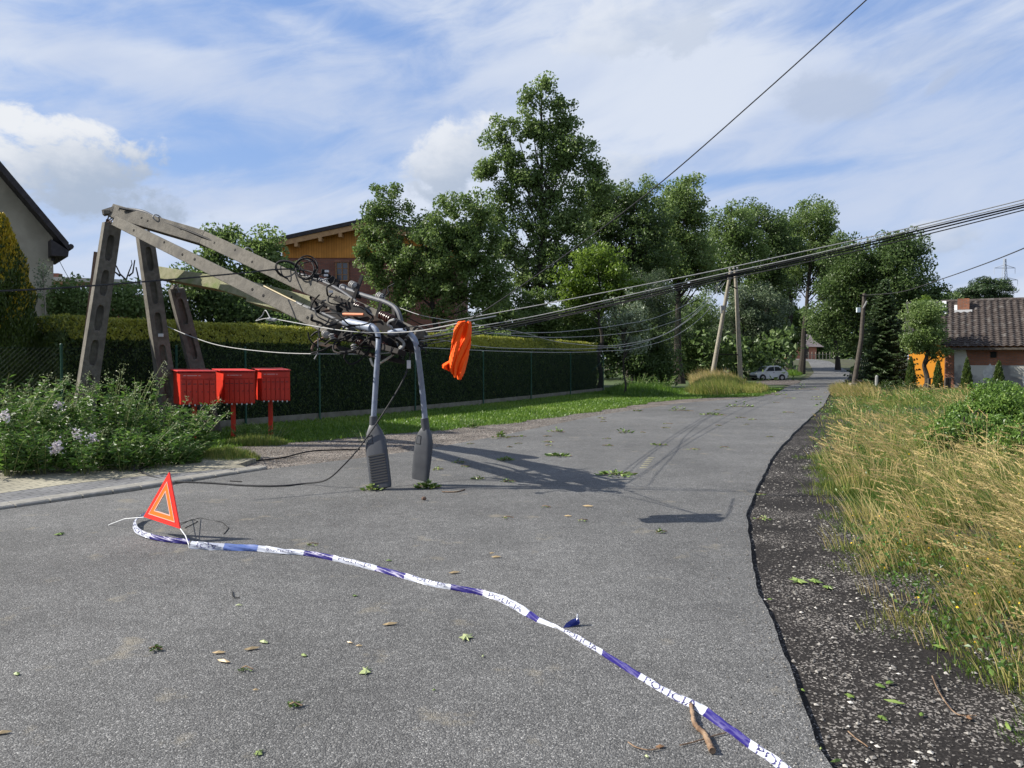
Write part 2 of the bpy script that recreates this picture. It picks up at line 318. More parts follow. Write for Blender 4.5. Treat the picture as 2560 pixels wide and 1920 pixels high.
M = dict(
 asphalt=asphalt(),
 shoulder=gravelmat('dark_cinder', (.014, .012, .011), (.032, .028, .025), (.22, .20, .18), 105, (.30, .84, 1.08)),
 gravel=gravelmat('brown_gravel', (.05, .042, .036), (.16, .135, .115), (.34, .30, .26), 75),
 soil=mat('meadow_soil', (.03, .04, .014), (.065, .065, .027), .95, 1.3, c3=(.05, .038, .026), s3=.5, bump=.5, bscale=20),
 lawnsoil=mat('lawn_soil', (.035, .06, .015), (.06, .09, .02), .95, 5, c3=(.07, .055, .035), s3=2.5, bump=.5, bscale=40),
 concrete=mat('weathered_concrete', (.095, .086, .07), (.145, .132, .11), .92, 14, c3=(.065, .06, .052), s3=3.5, lo3=.52, hi3=.72, bump=.8, bscale=70, bdist=.012),
 moss=mat('mossy_concrete', (.17, .17, .09), (.25, .24, .15), .95, 9, c3=(.14, .17, .06), s3=3, bump=.6, bscale=50),
 kerb=mat('kerb_concrete', (.21, .20, .175), (.28, .265, .235), .9, 12, bump=.3, bscale=90, c3=(.2, .19, .17), s3=1.5),
 rebar=mat('rusty_rebar', (.09, .05, .03), (.16, .10, .07), .8, 30),
 dark=flat('black_rubber', (.008, .008, .009), .7, spec=.2),
 cable=mat('weathered_cable', (.022, .022, .024), (.05, .05, .05), .75, 40, spec=.2),
 alum=mat('aluminium_wire', (.22, .22, .22), (.30, .30, .29), .6, 40, metal=.0),
 pipe=mat('galvanised_pipe', (.17, .20, .26), (.24, .27, .33), .5, 12, metal=.2, spec=.5, bump=.1),
 conduit=mat('grey_conduit', (.045, .048, .058), (.085, .09, .10), .6, 10, spec=.3),
 steel=mat('dark_steel', (.010, .009, .009), (.024, .020, .018), .8, 12, metal=.0, c3=(.04, .02, .012), s3=5, spec=.2),
 lamp=mat('lamp_housing', (.045, .048, .056), (.062, .066, .074), .5, 9, spec=.4),
 lampdark=flat('lamp_grooves', (.02, .02, .022), .7),
 lampglass=flat('lamp_glass', (.25, .27, .28), .12, spec=.7),
 porc=flat('white_porcelain', (.30, .29, .27), .5, spec=.3),
 brown=flat('brown_porcelain', (.055, .018, .012), .35, spec=.4),
 copper=flat('copper_tube', (.65, .24, .12), .35, metal=.3),
 red=mat('red_paint', (.60, .034, .014), (.48, .026, .012), .42, 4, spec=.4, c3=(.36, .024, .014), s3=9, lo3=.6, hi3=.8),
 redlid=flat('red_lid_paint', (.62, .05, .045), .35),
 whitesmall=flat('white_plate', (.5, .5, .5), .5),
 trired=flat('red_reflector', (.85, .025, .015), .22, spec=.6),
 triorange=flat('orange_reflector', (1.0, .17, .012), .30, spec=.5),
 triedge=flat('pale_reflector_edge', (.8, .45, .36), .3),
 rod=flat('white_rod', (.75, .75, .74), .3),
 vest=mat('orange_fabric', (1.0, .12, .006), (.95, .09, .004), .7, 7, spec=.2),
 tapew=flat('white_film', (.42, .44, .50), .35, spec=.4),
 tapeb=flat('violet_blue_film', (.014, .008, .13), .45, spec=.4),
 tapel=flat('pale_blue_film', (.08, .13, .34), .35, spec=.5),
 ink=flat('dark_ink', (.03, .025, .13), .4),
 bark=mat('bark', (.020, .017, .013), (.048, .040, .031), .95, 12, bump=.6, bscale=30),
 stick=mat('brown_stick', (.12, .07, .04), (.28, .19, .12), .85, 25, bump=.6, bscale=60),
 greenpost=mat('green_coated_post', (.015, .06, .04), (.025, .085, .055), .5, 10),
 greenwire=flat('green_wire', (.007, .018, .012), .7, spec=.1),
 plinth=mat('concrete_plinth', (.12, .11, .08), (.18, .17, .13), .95, 5),
 render=mat('roughcast_wall', (.36, .32, .235), (.42, .375, .28), .95, 3, bump=.8, bscale=160, bdist=.012, c3=(.27, .245, .18), s3=.8),
 roofdark=mat('dark_roof', (.022, .018, .018), (.04, .033, .032), .7, 8),
 woodclad=brickmat('wood_cladding', (.52, .22, .04), (.44, .18, .03), (.16, .06, .01), axis='XZ', width=.13, rowh=9.0, msize=.006, bump=.2),
 woodbeam=mat('pale_wood', (.45, .27, .12), (.36, .20, .09), .7, 5),
 brickred=brickmat('red_brick', (.20, .07, .045), (.26, .10, .06), (.13, .09, .075), width=.25, rowh=.075, msize=.012),
 brickorange=brickmat('orange_brick', (.30, .105, .05), (.22, .08, .04), (.15, .11, .09), width=.25, rowh=.075, msize=.012),
 glass=flat('window_glass', (.03, .035, .045), .06, spec=.8),
 frame=mat('wood_frame', (.30, .15, .06), (.24, .12, .05), .6, 8),
 orange=mat('orange_wall_paint', (.78, .33, .03), (.72, .29, .025), .85, 2, bump=.1),
 plaster=mat('patched_plaster', (.13, .125, .12), (.20, .19, .18), .95, 1.2, c3=(.45, .43, .38), s3=.55, lo3=.48, hi3=.56, bump=.4, bscale=20),
 rooftile=mat('weathered_tiles', (.035, .026, .023), (.075, .060, .053), .9, 9, c3=(.15, .14, .13), s3=4, lo3=.55, hi3=.75, bump=.4, bscale=25),
 polewood=mat('weathered_pole', (.20, .18, .14), (.29, .26, .21), .9, 8, bump=.3),
 darkpole=mat('dark_pole', (.045, .037, .03), (.08, .068, .055), .9, 8),
 carpaint=flat('white_car_paint', (.60, .63, .66), .22, spec=.6, coat=.5),
 cartrim=flat('black_trim', (.02, .02, .022), .5),
 tyre=flat('tyre_rubber', (.018, .018, .018), .8),
 rim=flat('steel_rim', (.42, .42, .42), .4, metal=.5),
 lens=flat('headlight_lens', (.7, .7, .65), .1, spec=.8),
 redlens=flat('tail_light_lens', (.4, .02, .02), .2),
 pylon=flat('pylon_steel', (.33, .36, .40), .6),
 mark=mat('worn_yellow_paint', (.42, .38, .20), (.20, .18, .12), .8, 40),
)
L_ = dict(
 dark=leafmat('dark_leaves', (.052, .092, .024), (.115, .178, .05), (.21, .28, .11), trans=.5),
 mid=leafmat('green_leaves', (.075, .128, .032), (.165, .24, .065), (.29, .37, .15), trans=.5),
 light=leafmat('light_green_leaves', (.11, .18, .022), (.21, .30, .04), (.32, .42, .08), trans=.5),
 grey=leafmat('grey_green_leaves', (.055, .085, .038), (.115, .16, .08), (.26, .31, .20), trans=.4),
 spruce=leafmat('spruce_needles', (.022, .046, .014), (.05, .088, .028), (.105, .15, .05), trans=.15),
 thuja=leafmat('thuja_scales', (.028, .052, .010), (.06, .095, .014), (.10, .14, .02), trans=.2),
 gold=leafmat('golden_thuja', (.18, .17, .015), (.50, .38, .03), (.75, .52, .05), trans=.4),
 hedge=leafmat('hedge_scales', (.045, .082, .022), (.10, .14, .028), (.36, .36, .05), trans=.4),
 weed=leafmat('weed_leaves', (.035, .085, .014), (.095, .185, .03), (.24, .34, .09), trans=.4),
 grass=leafmat('meadow_grass', (.085, .16, .022), (.30, .30, .07), (.62, .47, .22), trans=.4, rough=.6),
 lawn=leafmat('lawn_grass', (.06, .13, .015), (.13, .23, .025), (.26, .33, .06), trans=.35),
 bramble=leafmat('bramble_leaves', (.065, .13, .024), (.14, .24, .04), (.28, .38, .09), trans=.42),
 flower=leafmat('flower_petals', (.60, .52, .58), (.72, .70, .68), trans=.3),
 bud=leafmat('pale_seed_heads', (.28, .34, .16), (.45, .48, .28), trans=.3),
 yellow=leafmat('yellow_flowers', (.75, .42, .01), (.9, .6, .02), trans=.2),
 debris=leafmat('fallen_green_leaves', (.07, .13, .02), (.16, .24, .045), (.36, .42, .16), trans=.2),
 pale=leafmat('pale_leaf_underside', (.34, .40, .17), (.44, .48, .25), trans=.2),
 brownleaf=leafmat('brown_leaf', (.16, .08, .04), (.38, .22, .10), trans=.1),
 tan=leafmat('tan_splinter', (.42, .30, .15), (.52, .38, .2), trans=.1),
 stone=leafmat('gravel_stones', (.06, .055, .05), (.20, .185, .165), (.52, .49, .44), trans=0, rough=.9),
)
def unit(n):
    a = rng.normal(size=(n, 3)); return a/np.linalg.norm(a, axis=1, keepdims=True)
def leaf_quads(C, S, asp=.55, A=None, fold=.15, rnd=1.0):
    n = len(C); a = unit(n) if A is None else A+rnd*unit(n)*.5; a /= np.linalg.norm(a, axis=1, keepdims=True)
    r = unit(n); b = np.cross(a, r); b /= np.linalg.norm(b, axis=1, keepdims=True)+1e-9; nn = np.cross(a, b)
    S = np.broadcast_to(np.asarray(S, float), (n,))[:, None]
    V = np.empty((n, 4, 3)); V[:, 0] = C-a*S*.5; V[:, 1] = C+b*S*asp*.5+nn*S*fold; V[:, 2] = C+a*S*.5; V[:, 3] = C-b*S*asp*.5+nn*S*fold
    return V.reshape(-1, 3)
def clampg(V):                                                       # keep foliage above the ground
    V[:, 2] = np.maximum(V[:, 2], gzv(V[:, 1])+.01); return V

# ------------------------------------------------------------------ the setting: ground, road, verges, paving
def curve_xy(px):                                                   # pixel polyline on the ground -> sorted (y, x)
    q = sorted([(G(u, v).y, G(u, v).x) for u, v in px]); return [a for a, b in q], [b for a, b in q]
YR, XR = curve_xy([(2072, 903), (2125, 931), (2122, 940), (2095, 965), (2072, 990), (2060, 1015), (1990, 1080), (1935, 1140), (1890, 1230), (1868, 1290), (1870, 1340), (1880, 1400), (1900, 1500), (1960, 1650), (2005, 1750), (2050, 1880)])
YR = [-8, 2.0]+YR; XR = [.9, 1.1]+XR
YL, XL = curve_xy([(0, 1283), (330, 1236), (640, 1184), (690, 1176), (900, 1150), (1050, 1130), (1250, 1093), (1500, 1040), (1700, 1010), (1880, 996), (1941, 986), (2002, 953), (2035, 931), (2020, 903)])
YL = [-8]+YL; XL = [-13]+XL
YG, XG = curve_xy([(2130, 940), (2110, 962), (2085, 990), (2050, 1050), (2032, 1130), (2050, 1220), (2100, 1290), (2125, 1390), (2200, 1500), (2260, 1570), (2400, 1690), (2500, 1760), (2560, 1810)])   # meadow edge
YG = [-8, 1.5]+YG; XG = [2.2, 2.2]+XG
YW, XW = curve_xy([(430, 1172), (520, 1150), (600, 1120), (800, 1103), (1100, 1078), (1300, 1057), (1500, 1029), (1650, 1004), (1760, 996), (1900, 992), (1950, 976), (2010, 945), (2030, 929)])          # lawn / gravel edge
fence_px = [(-140, 1128), (130, 1108), (536, 1073), (795, 1050), (1035, 1030), (1325, 1000), (1510, 978)]
YF, XF = curve_xy(fence_px)
def xr(y, jit=0): return float(np.interp(y, YR, XR))+(jit*(float(vn(y*2.7, 3.1))*.02+float(vn(y*11., 1.))*.008))
def xl(y): return float(np.interp(y, YL, XL))
def xg(y): return float(np.interp(y, YG, XG))
def xw(y): return float(np.interp(y, YW, XW))
def xf(y): return float(np.interp(y, YF, XF))

def strip(name, fa, fb, ys, z, m, nx=10, skirt=0.0, parent=None):
    V = []; Fc = []
    for y in ys:
        a, b = fa(y), fb(y)
        if skirt: V.append((a, y, gz(y)+z-skirt))
        for i in range(nx+1): V.append((a+(b-a)*i/nx, y, gz(y)+z))
        if skirt: V.append((b, y, gz(y)+z-skirt))
    w = nx+1+(2 if skirt else 0)
    for j in range(len(ys)-1):
        for i in range(w-1): Fc.append((j*w+i, j*w+i+1, (j+1)*w+i+1, (j+1)*w+i))
    return tag(npgrid(name, V, Fc, m), kind='structure')
gy = np.concatenate([np.linspace(-60, 40, 26), np.linspace(42, 130, 60), np.linspace(140, 900, 24)]); gx = np.concatenate([np.linspace(-500, -60, 12), np.linspace(-55, 55, 45), np.linspace(60, 500, 12)])
V = [(x, y, gz(y)-.012) for y in gy for x in gx]; w = len(gx)
tag(npgrid('ground', V, [(j*w+i, j*w+i+1, (j+1)*w+i+1, (j+1)*w+i) for j in range(len(gy)-1) for i in range(w-1)], M['soil'], smooth=True), kind='structure')
ysr = np.concatenate([np.arange(-6, 12, .08), np.arange(12, 40, .25), np.arange(40, 122, 1.0)])
strip('road', xl, lambda y: xr(y, 1), ysr, .032, M['asphalt'], 12, skirt=.04)
strip('cinder_shoulder', lambda y: xr(y)-.3, lambda y: xg(y)+1.3, np.concatenate([np.arange(-5, 20, .3), np.arange(20, 90, 1)]), .002, M['shoulder'], 8)
strip('lawn', lambda y: xf(y)-.2, lambda y: max(xw(y), xf(y)+.5)-.25, np.concatenate([np.arange(9.9, 40, .4), np.arange(40, 88, 1)]), .006, M['lawnsoil'], 8)
strip('gravel_strip', lambda y: max(xw(y), xf(y)+.5)-.25, lambda y: max(xl(y), xw(y))+.25, np.arange(10.4, 36, .4), .010, M['gravel'], 6)
# paved driveway at the left: yellow pavers, a grey band, a kerb with a rounded end
K0 = G(-260, 1322); K1 = G(652, 1181); kd = (K1-K0).normalized(); kn = Vector((-kd.y, kd.x, 0))
def paver(name, c1, c2, mortar):
    m = brickmat(name, c1, c2, mortar, axis='XY', width=.20, rowh=.105, msize=.007, bump=.8); t = m.node_tree
    b = [n for n in t.nodes if n.type == 'TEX_BRICK'][0]; c = b.inputs['Vector'].links[0].from_node
    r = t.nodes.new('ShaderNodeVectorRotate'); r.rotation_type = 'Z_AXIS'; r.inputs['Angle'].default_value = -math.atan2(kd.y, kd.x)
    nz = t.nodes.new('ShaderNodeTexWave'); nz.wave_type = 'BANDS'; nz.bands_direction = 'X'; nz.inputs['Scale'].default_value = 1.6
    t.links.new(c.outputs[0], r.inputs['Vector']); t.links.new(r.outputs[0], nz.inputs['Vector'])
    ma = t.nodes.new('ShaderNodeVectorMath'); ma.operation = 'MULTIPLY_ADD'; t.links.new(nz.outputs['Color'], ma.inputs[0]); ma.inputs[1].default_value = (0, .04, 0); t.links.new(r.outputs[0], ma.inputs[2]); t.links.new(ma.outputs[0], b.inputs['Vector'])
    return m
My = paver('yellow_pavers', (.29, .265, .195), (.24, .22, .16), (.09, .085, .065)); Mg = paver('grey_pavers', (.15, .15, .15), (.12, .12, .125), (.04, .04, .04))
b = MB(); e = G(436, 1204)
band = .62
q = [K0+kn*.208, K1+kn*.12-kd*.2, K1+kn*(.12)-kd*.15+kn*.02, K0+kn*(.208+band)]
b = MB(); tip = K1+kn*.208-kd*.05
qa = [K0+kn*.208, tip, tip-kd*1.3+kn*band*.75, tip-kd*2.2+kn*band, K0+kn*(.208+band)]
b.prism([(p.x, p.y, .0) for p in qa], (0, 0, .066)); tag(b.build('grey_paving', Mg), kind='structure')
B0 = G(640, 1157)
qb = [tip-kd*.02+kn*.004, tip+kd*.12+kn*.35, Vector((B0.x, B0.y, 0)), G(300, 1150), G(-300, 1150), K0+kn*(.208+band+.003), tip-kd*2.2+kn*(band+.003), tip-kd*1.3+kn*(band*.75+.003)]
b = MB(); b.prism([(p.x, p.y, .0) for p in qb], (0, 0, .068)); tag(b.build('yellow_paving', My), kind='structure')
b = MB(); n = 12; L = (K1-K0).length/n
PR = [(.035, .0), (.035, .040), (.06, .056), (.185, .072), (.205, .068), (.205, .0)]
def kseg(a, c, k0=1.0, k1=1.0):
    vs = [p+kn*(.205-(.205-x)*k)+Vector((0, 0, z*(.6+.4*k))) for p, k in ((a, k0), (c, k1)) for x, z in PR]; m_ = len(PR)
    b.add(vs, [(i, (i+1)%m_, m_+(i+1)%m_, m_+i) for i in range(m_)]+[tuple(range(m_))[::-1], tuple(range(m_, 2*m_))])
for i in range(n): kseg(K0+kd*(L*i+.005), K0+kd*(L*(i+1)-.005))
kseg(K1, K1+kd*.12, 1.0, .85); kseg(K1+kd*.12, K1+kd*.22, .85, .45)
tag(b.build('kerb', M['kerb'], bevel=.008), kind='structure')

# ------------------------------------------------------------------ grass, stones and gravel that nobody could count
def blades(name, PT, h, w, lean, tint, m, curl=.6, label=None):
    n = len(PT); h0_ = h; th = rng.uniform(0, 2*pi, n); side = np.stack([np.cos(th), np.sin(th), np.zeros(n)], 1)
    h = np.broadcast_to(h, (n,))[:, None]; w = np.broadcast_to(w, (n,))[:, None]; up = np.array([0, 0, 1.0])
    V = np.empty((n, 8, 3)); seg = [(0, 1), (.45, .85), (.8, .5), (1.0, .08)]; ro = []
    ll = np.linalg.norm(lean, axis=1, keepdims=True); 
    for t, k in seg:
        ro.append((PT+up*h*(t*(1-.35*np.minimum(ll, 1.6)*t*curl*1.2))+lean*h*t**1.6*.8, side*w*.5*k))
    Q = []
    for i in range(3):
        a, sa_ = ro[i]; c, sc = ro[i+1]; Q.append(np.stack([a-sa_, a+sa_, c+sc, c-sc], 1))
    V = np.concatenate(Q, 1).reshape(-1, 3)
    return npmesh(name, V, 4, m, np.repeat(tint, 3))
def pts_between(n, fa, fb, y0, y1, pw=1.0, z=0.0, xcap=60):
    y = y0+(y1-y0)*rng.random(n)**pw; a = np.array([fa(t) for t in y]); c = np.array([fb(t) for t in y]); x = a+(c-a)*rng.random(n)
    return np.stack([x, y, gzv(y)+z], 1)
# dense lawn
pt = pts_between(110000, lambda y: xf(y)+.05, lambda y: max(xw(y), xf(y)+.4)+.12*math.sin(y*3.1), 10.2, 42, 1.25, .004)
n = len(pt); d = pt[:, 1]; keep = rng.random(n) < np.clip(1.1+vn(pt[:, 0]*1.6, pt[:, 1]*1.6, 2.), .35, 1); pt = pt[keep]; d = pt[:, 1]; n = len(pt)
ln = np.stack([rng.normal(.1, .35, n), rng.normal(0, .35, n), np.zeros(n)], 1)
tag(blades('lawn_grass', pt, rng.uniform(.035, .10, n), .008+.0006*d, ln, np.clip(.45+.3*vn(pt[:, 0]*.8, pt[:, 1]*.8)+rng.normal(0, .2, n), 0, 1), L_['lawn']), kind='stuff')
# meadow: green and straw-coloured grass lying over to the upper left
def meadow(name, ntuft, per, y0, y1, hmin, hmax, wid, gold, xcap=26, pw=1.0, leanx=-.75, rad=.11, heads=0):
    y = y0+(y1-y0)*rng.random(ntuft)**pw; a = np.array([xg(t) for t in y])+.10*np.sin(y*4)+.14*np.sin(y*9.7); xe = np.minimum(.72*y+3.0, xcap)
    x = a+np.maximum(xe-a, .5)*rng.random(ntuft); e = x-a
    dn = vn(x*.9, y*.9, 5.); keep = rng.random(ntuft) < np.clip(.70+.6*dn, .10, 1)*np.clip(.40+e*2.2, 0, 1)
    for bx_, by_, rx_, ry_ in ((9.3, 14.6, 1.9, 3.2), (13.2, 21.5, 1.8, 1.6), (3.9, 6.6, .45, .35), (5.6, 10.2, .7, .5), (9.5, 16.5, 1.2, .8)): keep &= rng.random(ntuft) > np.exp(-(((x-bx_)/rx_)**2+((y-by_)/ry_)**2))*.92
    x, y, e = x[keep], y[keep], e[keep]; nt = len(x)
    g = vn(x*.45+1, y*.45, 1.)*.55+vn(x*1.3, y*1.3, 7.)*.35
    tt = np.clip(gold+g*.55+rng.normal(0, .16, nt), 0, 1); th_ = rng.uniform(hmin, hmax, nt)*np.clip(.30+e*.55, 0, 1)*(1+.35*vn(x*.7, y*.7, 3.))*(1+.35*tt)
    tl_ = np.stack([rng.normal(leanx, .38, nt)+.45*vn(x*1.1, y*1.1, 8.), rng.normal(.15, .42, nt)+.35*vn(x*.9, y*1.3, 2.), np.zeros(nt)], 1)
    i = np.repeat(np.arange(nt), per); n = len(i); r = rad*(1+.03*y[i])*np.sqrt(rng.random(n)); an = rng.uniform(0, 2*pi, n); px, py = x[i]+r*np.cos(an), y[i]+r*np.sin(an)
    lean = tl_[i]+np.stack([np.cos(an)*.35+rng.normal(0, .22, n), np.sin(an)*.35+rng.normal(0, .22, n), np.zeros(n)], 1); lm = np.linalg.norm(lean, axis=1, keepdims=True); lean = lean*np.minimum(1, (.75+.35*np.clip(e[i]-.5, 0, 1))[:, None]/(lm+1e-6)); h = th_[i]*rng.uniform(.5, 1.12, n)
    PT = np.stack([px, py, gzv(py)], 1); tint = np.clip(tt[i]+rng.normal(0, .12, n), 0, 1)
    o = tag(blades(name, PT, h, wid*(1+.06*py), lean, tint, L_['grass']), kind='stuff')
    if heads:
        ok_ = np.flatnonzero(e[i] > .45); k = rng.choice(ok_, min(len(ok_), heads), replace=False); ll = np.linalg.norm(lean[k], axis=1, keepdims=True); hk_ = h[k][:, None]
        tip = PT[k]+np.array([0, 0, 1.])*hk_*(1-.35*np.minimum(ll, 1.6)*.6*1.2)+lean[k]*hk_*.8; tg = lean[k]*1.25+np.array([0, 0, .25]); tg /= np.linalg.norm(tg, axis=1, keepdims=True)
        m_ = 16; C = np.repeat(tip, m_, 0)+np.repeat(tg, m_, 0)*(np.tile(np.linspace(-.11, .02, m_), len(k))[:, None])+rng.normal(0, .0035, (len(k)*m_, 3))
        tag(npmesh('grass_seed_heads', leaf_quads(C, .020*(1+.04*C[:, 1]), .35, A=np.repeat(tg, m_, 0)*2, rnd=.7), 4, L_['grass'], np.clip(rng.normal(.95, .07, len(C)), 0, 1)), kind='stuff')
    return o
meadow('meadow_grass', 11500, 20, 1.6, 13, .06, .27, .0035, .10, 12, .8)
meadow('meadow_grass', 9500, 14, 12, 40, .06, .21, .005, .07, 26, .9, -.45, .2)
meadow('meadow_stalks', 900, 12, 2.2, 15, .34, .66, .0042, .78, 12, .9, -.65, .10, 1900)
meadow('meadow_stalks', 620, 12, 2.2, 7.5, .34, .62, .0036, .80, 6, 1.0, -.75, .09, 700)
meadow('meadow_stalks', 520, 9, 13, 38, .25, .42, .006, .78, 26, .9, -.55, .2, 500)
# clover-like low leaves and little yellow flowers in the meadow
def scat(name, n, y0, y1, s, z0, z1, m, tm=.5, asp=.6, fx=None, patch=6.0):
    y = rng.uniform(y0, y1, n); x = np.array([xg(t) for t in y])+rng.random(n)*np.minimum(.8*y, 14)
    k = rng.random(n) < np.clip(.2+vn(x*1.1, y*1.1, patch), 0, 1); x, y = x[k], y[k]; n = len(x)
    V = leaf_quads(np.stack([x, y, gzv(y)+rng.uniform(z0, z1, n)], 1), s*rng.uniform(.6, 1.3, n), asp); return tag(npmesh(name, clampg(V), 4, m, np.clip(rng.normal(tm, .25, n), 0, 1)), kind='stuff')
scat('meadow_herbs', 36000, 2.0, 16, .034, .02, .24, L_['weed'], .4)
scat('meadow_herbs', 34000, 12, 36, .06, .02, .28, L_['weed'], .5, patch=2.)
scat('small_yellow_flowers', 1200, 2.2, 11, .016, .06, .34, L_['yellow'], .5, 1.0)
# loose stones on the cinder shoulder and gravel strip
def stones(name, C, s, tm):
    n = len(C); ico = np.array([(1,0,0),(-1,0,0),(0,1,0),(0,-1,0),(0,0,1),(0,0,-1)], float); tri = [(0,2,4),(2,1,4),(1,3,4),(3,0,4),(2,0,5),(1,2,5),(3,1,5),(0,3,5)]
    sc = np.stack([rng.uniform(.6, 1.3, n), rng.uniform(.6, 1.3, n), rng.uniform(.35, .7, n)], 1)*np.asarray(s)[:, None]*.5; th = rng.uniform(0, 2*pi, n); c, q = np.cos(th), np.sin(th)
    v = ico[None]*sc[:, None]*rng.uniform(.75, 1.2, (n, 6, 1)); x = v[..., 0]*c[:, None]-v[..., 1]*q[:, None]; y = v[..., 0]*q[:, None]+v[..., 1]*c[:, None]
    v = np.stack([x, y, v[..., 2]], 2)+C[:, None]; V = np.concatenate([v[:, t] for t in tri], 1).reshape(-1, 3)
    return tag(npmesh(name, V, 3, L_['stone'], np.repeat(np.clip(tm+rng.normal(0, .22, n), 0, 1), 8)), kind='stuff')
y = 1.9+(14-1.9)*rng.random(26000)**1.35; a = np.array([xr(t) for t in y])+.03; bb = np.array([xg(t) for t in y])+.9; x = a+(bb-a)*rng.random(len(y)); k = rng.random(len(y)) < np.clip(.45+.6*vn(x*3.4, y*.9, 9.)+.3*vn(x*7, y*5, 2.), .08, 1); x, y = x[k], y[k]
stones('loose_stones', np.stack([x, y, np.full(len(x), .006)], 1), .006+.028*rng.random(len(x))**3.0, .45)
y = 1.9+16*rng.random(2600)**1.3; x = np.array([xr(t) for t in y])-.02-.35*rng.random(len(y))**2.2
stones('grit_on_asphalt', np.stack([x, y, np.full(len(x), .035)], 1), .004+.012*rng.random(len(x))**2, .35)
pt = pts_between(9000, lambda y: max(xw(y), xf(y)+.5)-.1, lambda y: max(xl(y), xw(y))+.08, 10.6, 24, 1.3, .014)
stones('gravel_stones', pt, rng.uniform(.010, .032, len(pt)), .42)
# tall grass clumps round the far poles and beside the dark pole
def clump_px(name, regions, n, h, gold, wid=.03, m='grass', lean=-.25):
    PT = []; HS = []
    for (u, v, ru, rv, k) in regions:
        for _ in range(int(n*k)):
            t = rng.uniform(0, 2*pi); r = math.sqrt(rng.random()); PT.append(tuple(G(u+ru*r*cos(t), v+rv*r*sin(t)))); HS.append(1.1-.65*r*r+.35*float(vn(PT[-1][0]*.9, PT[-1][1]*.5, 4.)))
    PT = np.array(PT); k = len(PT); ln = np.stack([rng.normal(lean, .25, k), rng.normal(0, .25, k), np.zeros(k)], 1)
    return tag(blades(name, PT, rng.uniform(h*.6, h*1.15, k)*np.clip(HS, .2, 1.4), wid, ln, np.clip(rng.normal(gold, .25, k), 0, 1), L_[m]), kind='stuff')
clump_px('tall_grass_round_far_poles', [(1790, 982, 75, 8, .6), (1800, 966, 70, 6, .5)], 9000, .80, .35, .02, lean=-.4)
clump_px('tall_grass_round_far_poles', [(1790, 962, 65, 5, .5)], 6000, 1.25, .92, .025, lean=-.5)
clump_px('tall_grass_round_far_poles', [(1880, 978, 45, 8, .6)], 7000, .48, .45, .02)
clump_px('grass_tuft_beside_dark_pole', [(2115, 985, 38, 10, .6), (2170, 990, 40, 6, .25)], 4000, .62, .75, .02, lean=-.7)
clump_px('rough_grass_below_hedge_end', [(1610, 985, 90, 10, 1)], 6000, .45, .15, .03, m='lawn')
clump_px('verge_grass', [(560, 1150, 90, 14, 1), (640, 1112, 80, 6, .5)], 3600, .17, .25, .007, lean=0)
clump_px('far_verge_grass', [(1985, 935, 22, 5, .6), (2140, 925, 14, 5, .5)], 2500, .6, .4, .04, m='lawn')

# ------------------------------------------------------------------ trees and shrubs
def crown_pts(ells, Y, nclump, nleaf, rc=(.35, .8), depthf=.8, flatten=.6, shell=.45):
    vol = np.array([a[2]*a[3] for a in ells], float); cnt = np.maximum(1, (vol/vol.sum()*nclump).astype(int)); CC = []
    for (u, v, ru, rv), k in zip(ells, cnt):
        c = P(u, v, Y); rx, rz = ru*Y/F, rv*Y/F; ry = depthf*min(rx, rz*1.2)
        d = unit(k); r = (rng.random(k)**shell)[:, None]*np.where(rng.random((k, 1)) < .12, rng.uniform(1.05, 1.25, (k, 1)), rng.uniform(.82, 1.06, (k, 1))); CC.append(np.array(c)+d*r*np.array([rx, ry, rz]))
    CC = np.concatenate(CC); R = rng.uniform(rc[0], rc[1], len(CC))*rng.choice([.55, .8, 1, 1.15], len(CC)); w = R**2; idx = rng.choice(len(CC), nleaf, p=w/w.sum())
    ct = rng.normal(0, .14, len(CC))
    off = rng.normal(size=(nleaf, 3)); nrm = np.linalg.norm(off, axis=1, keepdims=True); off = off/nrm*np.minimum(nrm, 1.9)*.62
    return CC, R, CC[idx]+off*R[idx][:, None]*np.array([1, 1, flatten]), ct[idx]
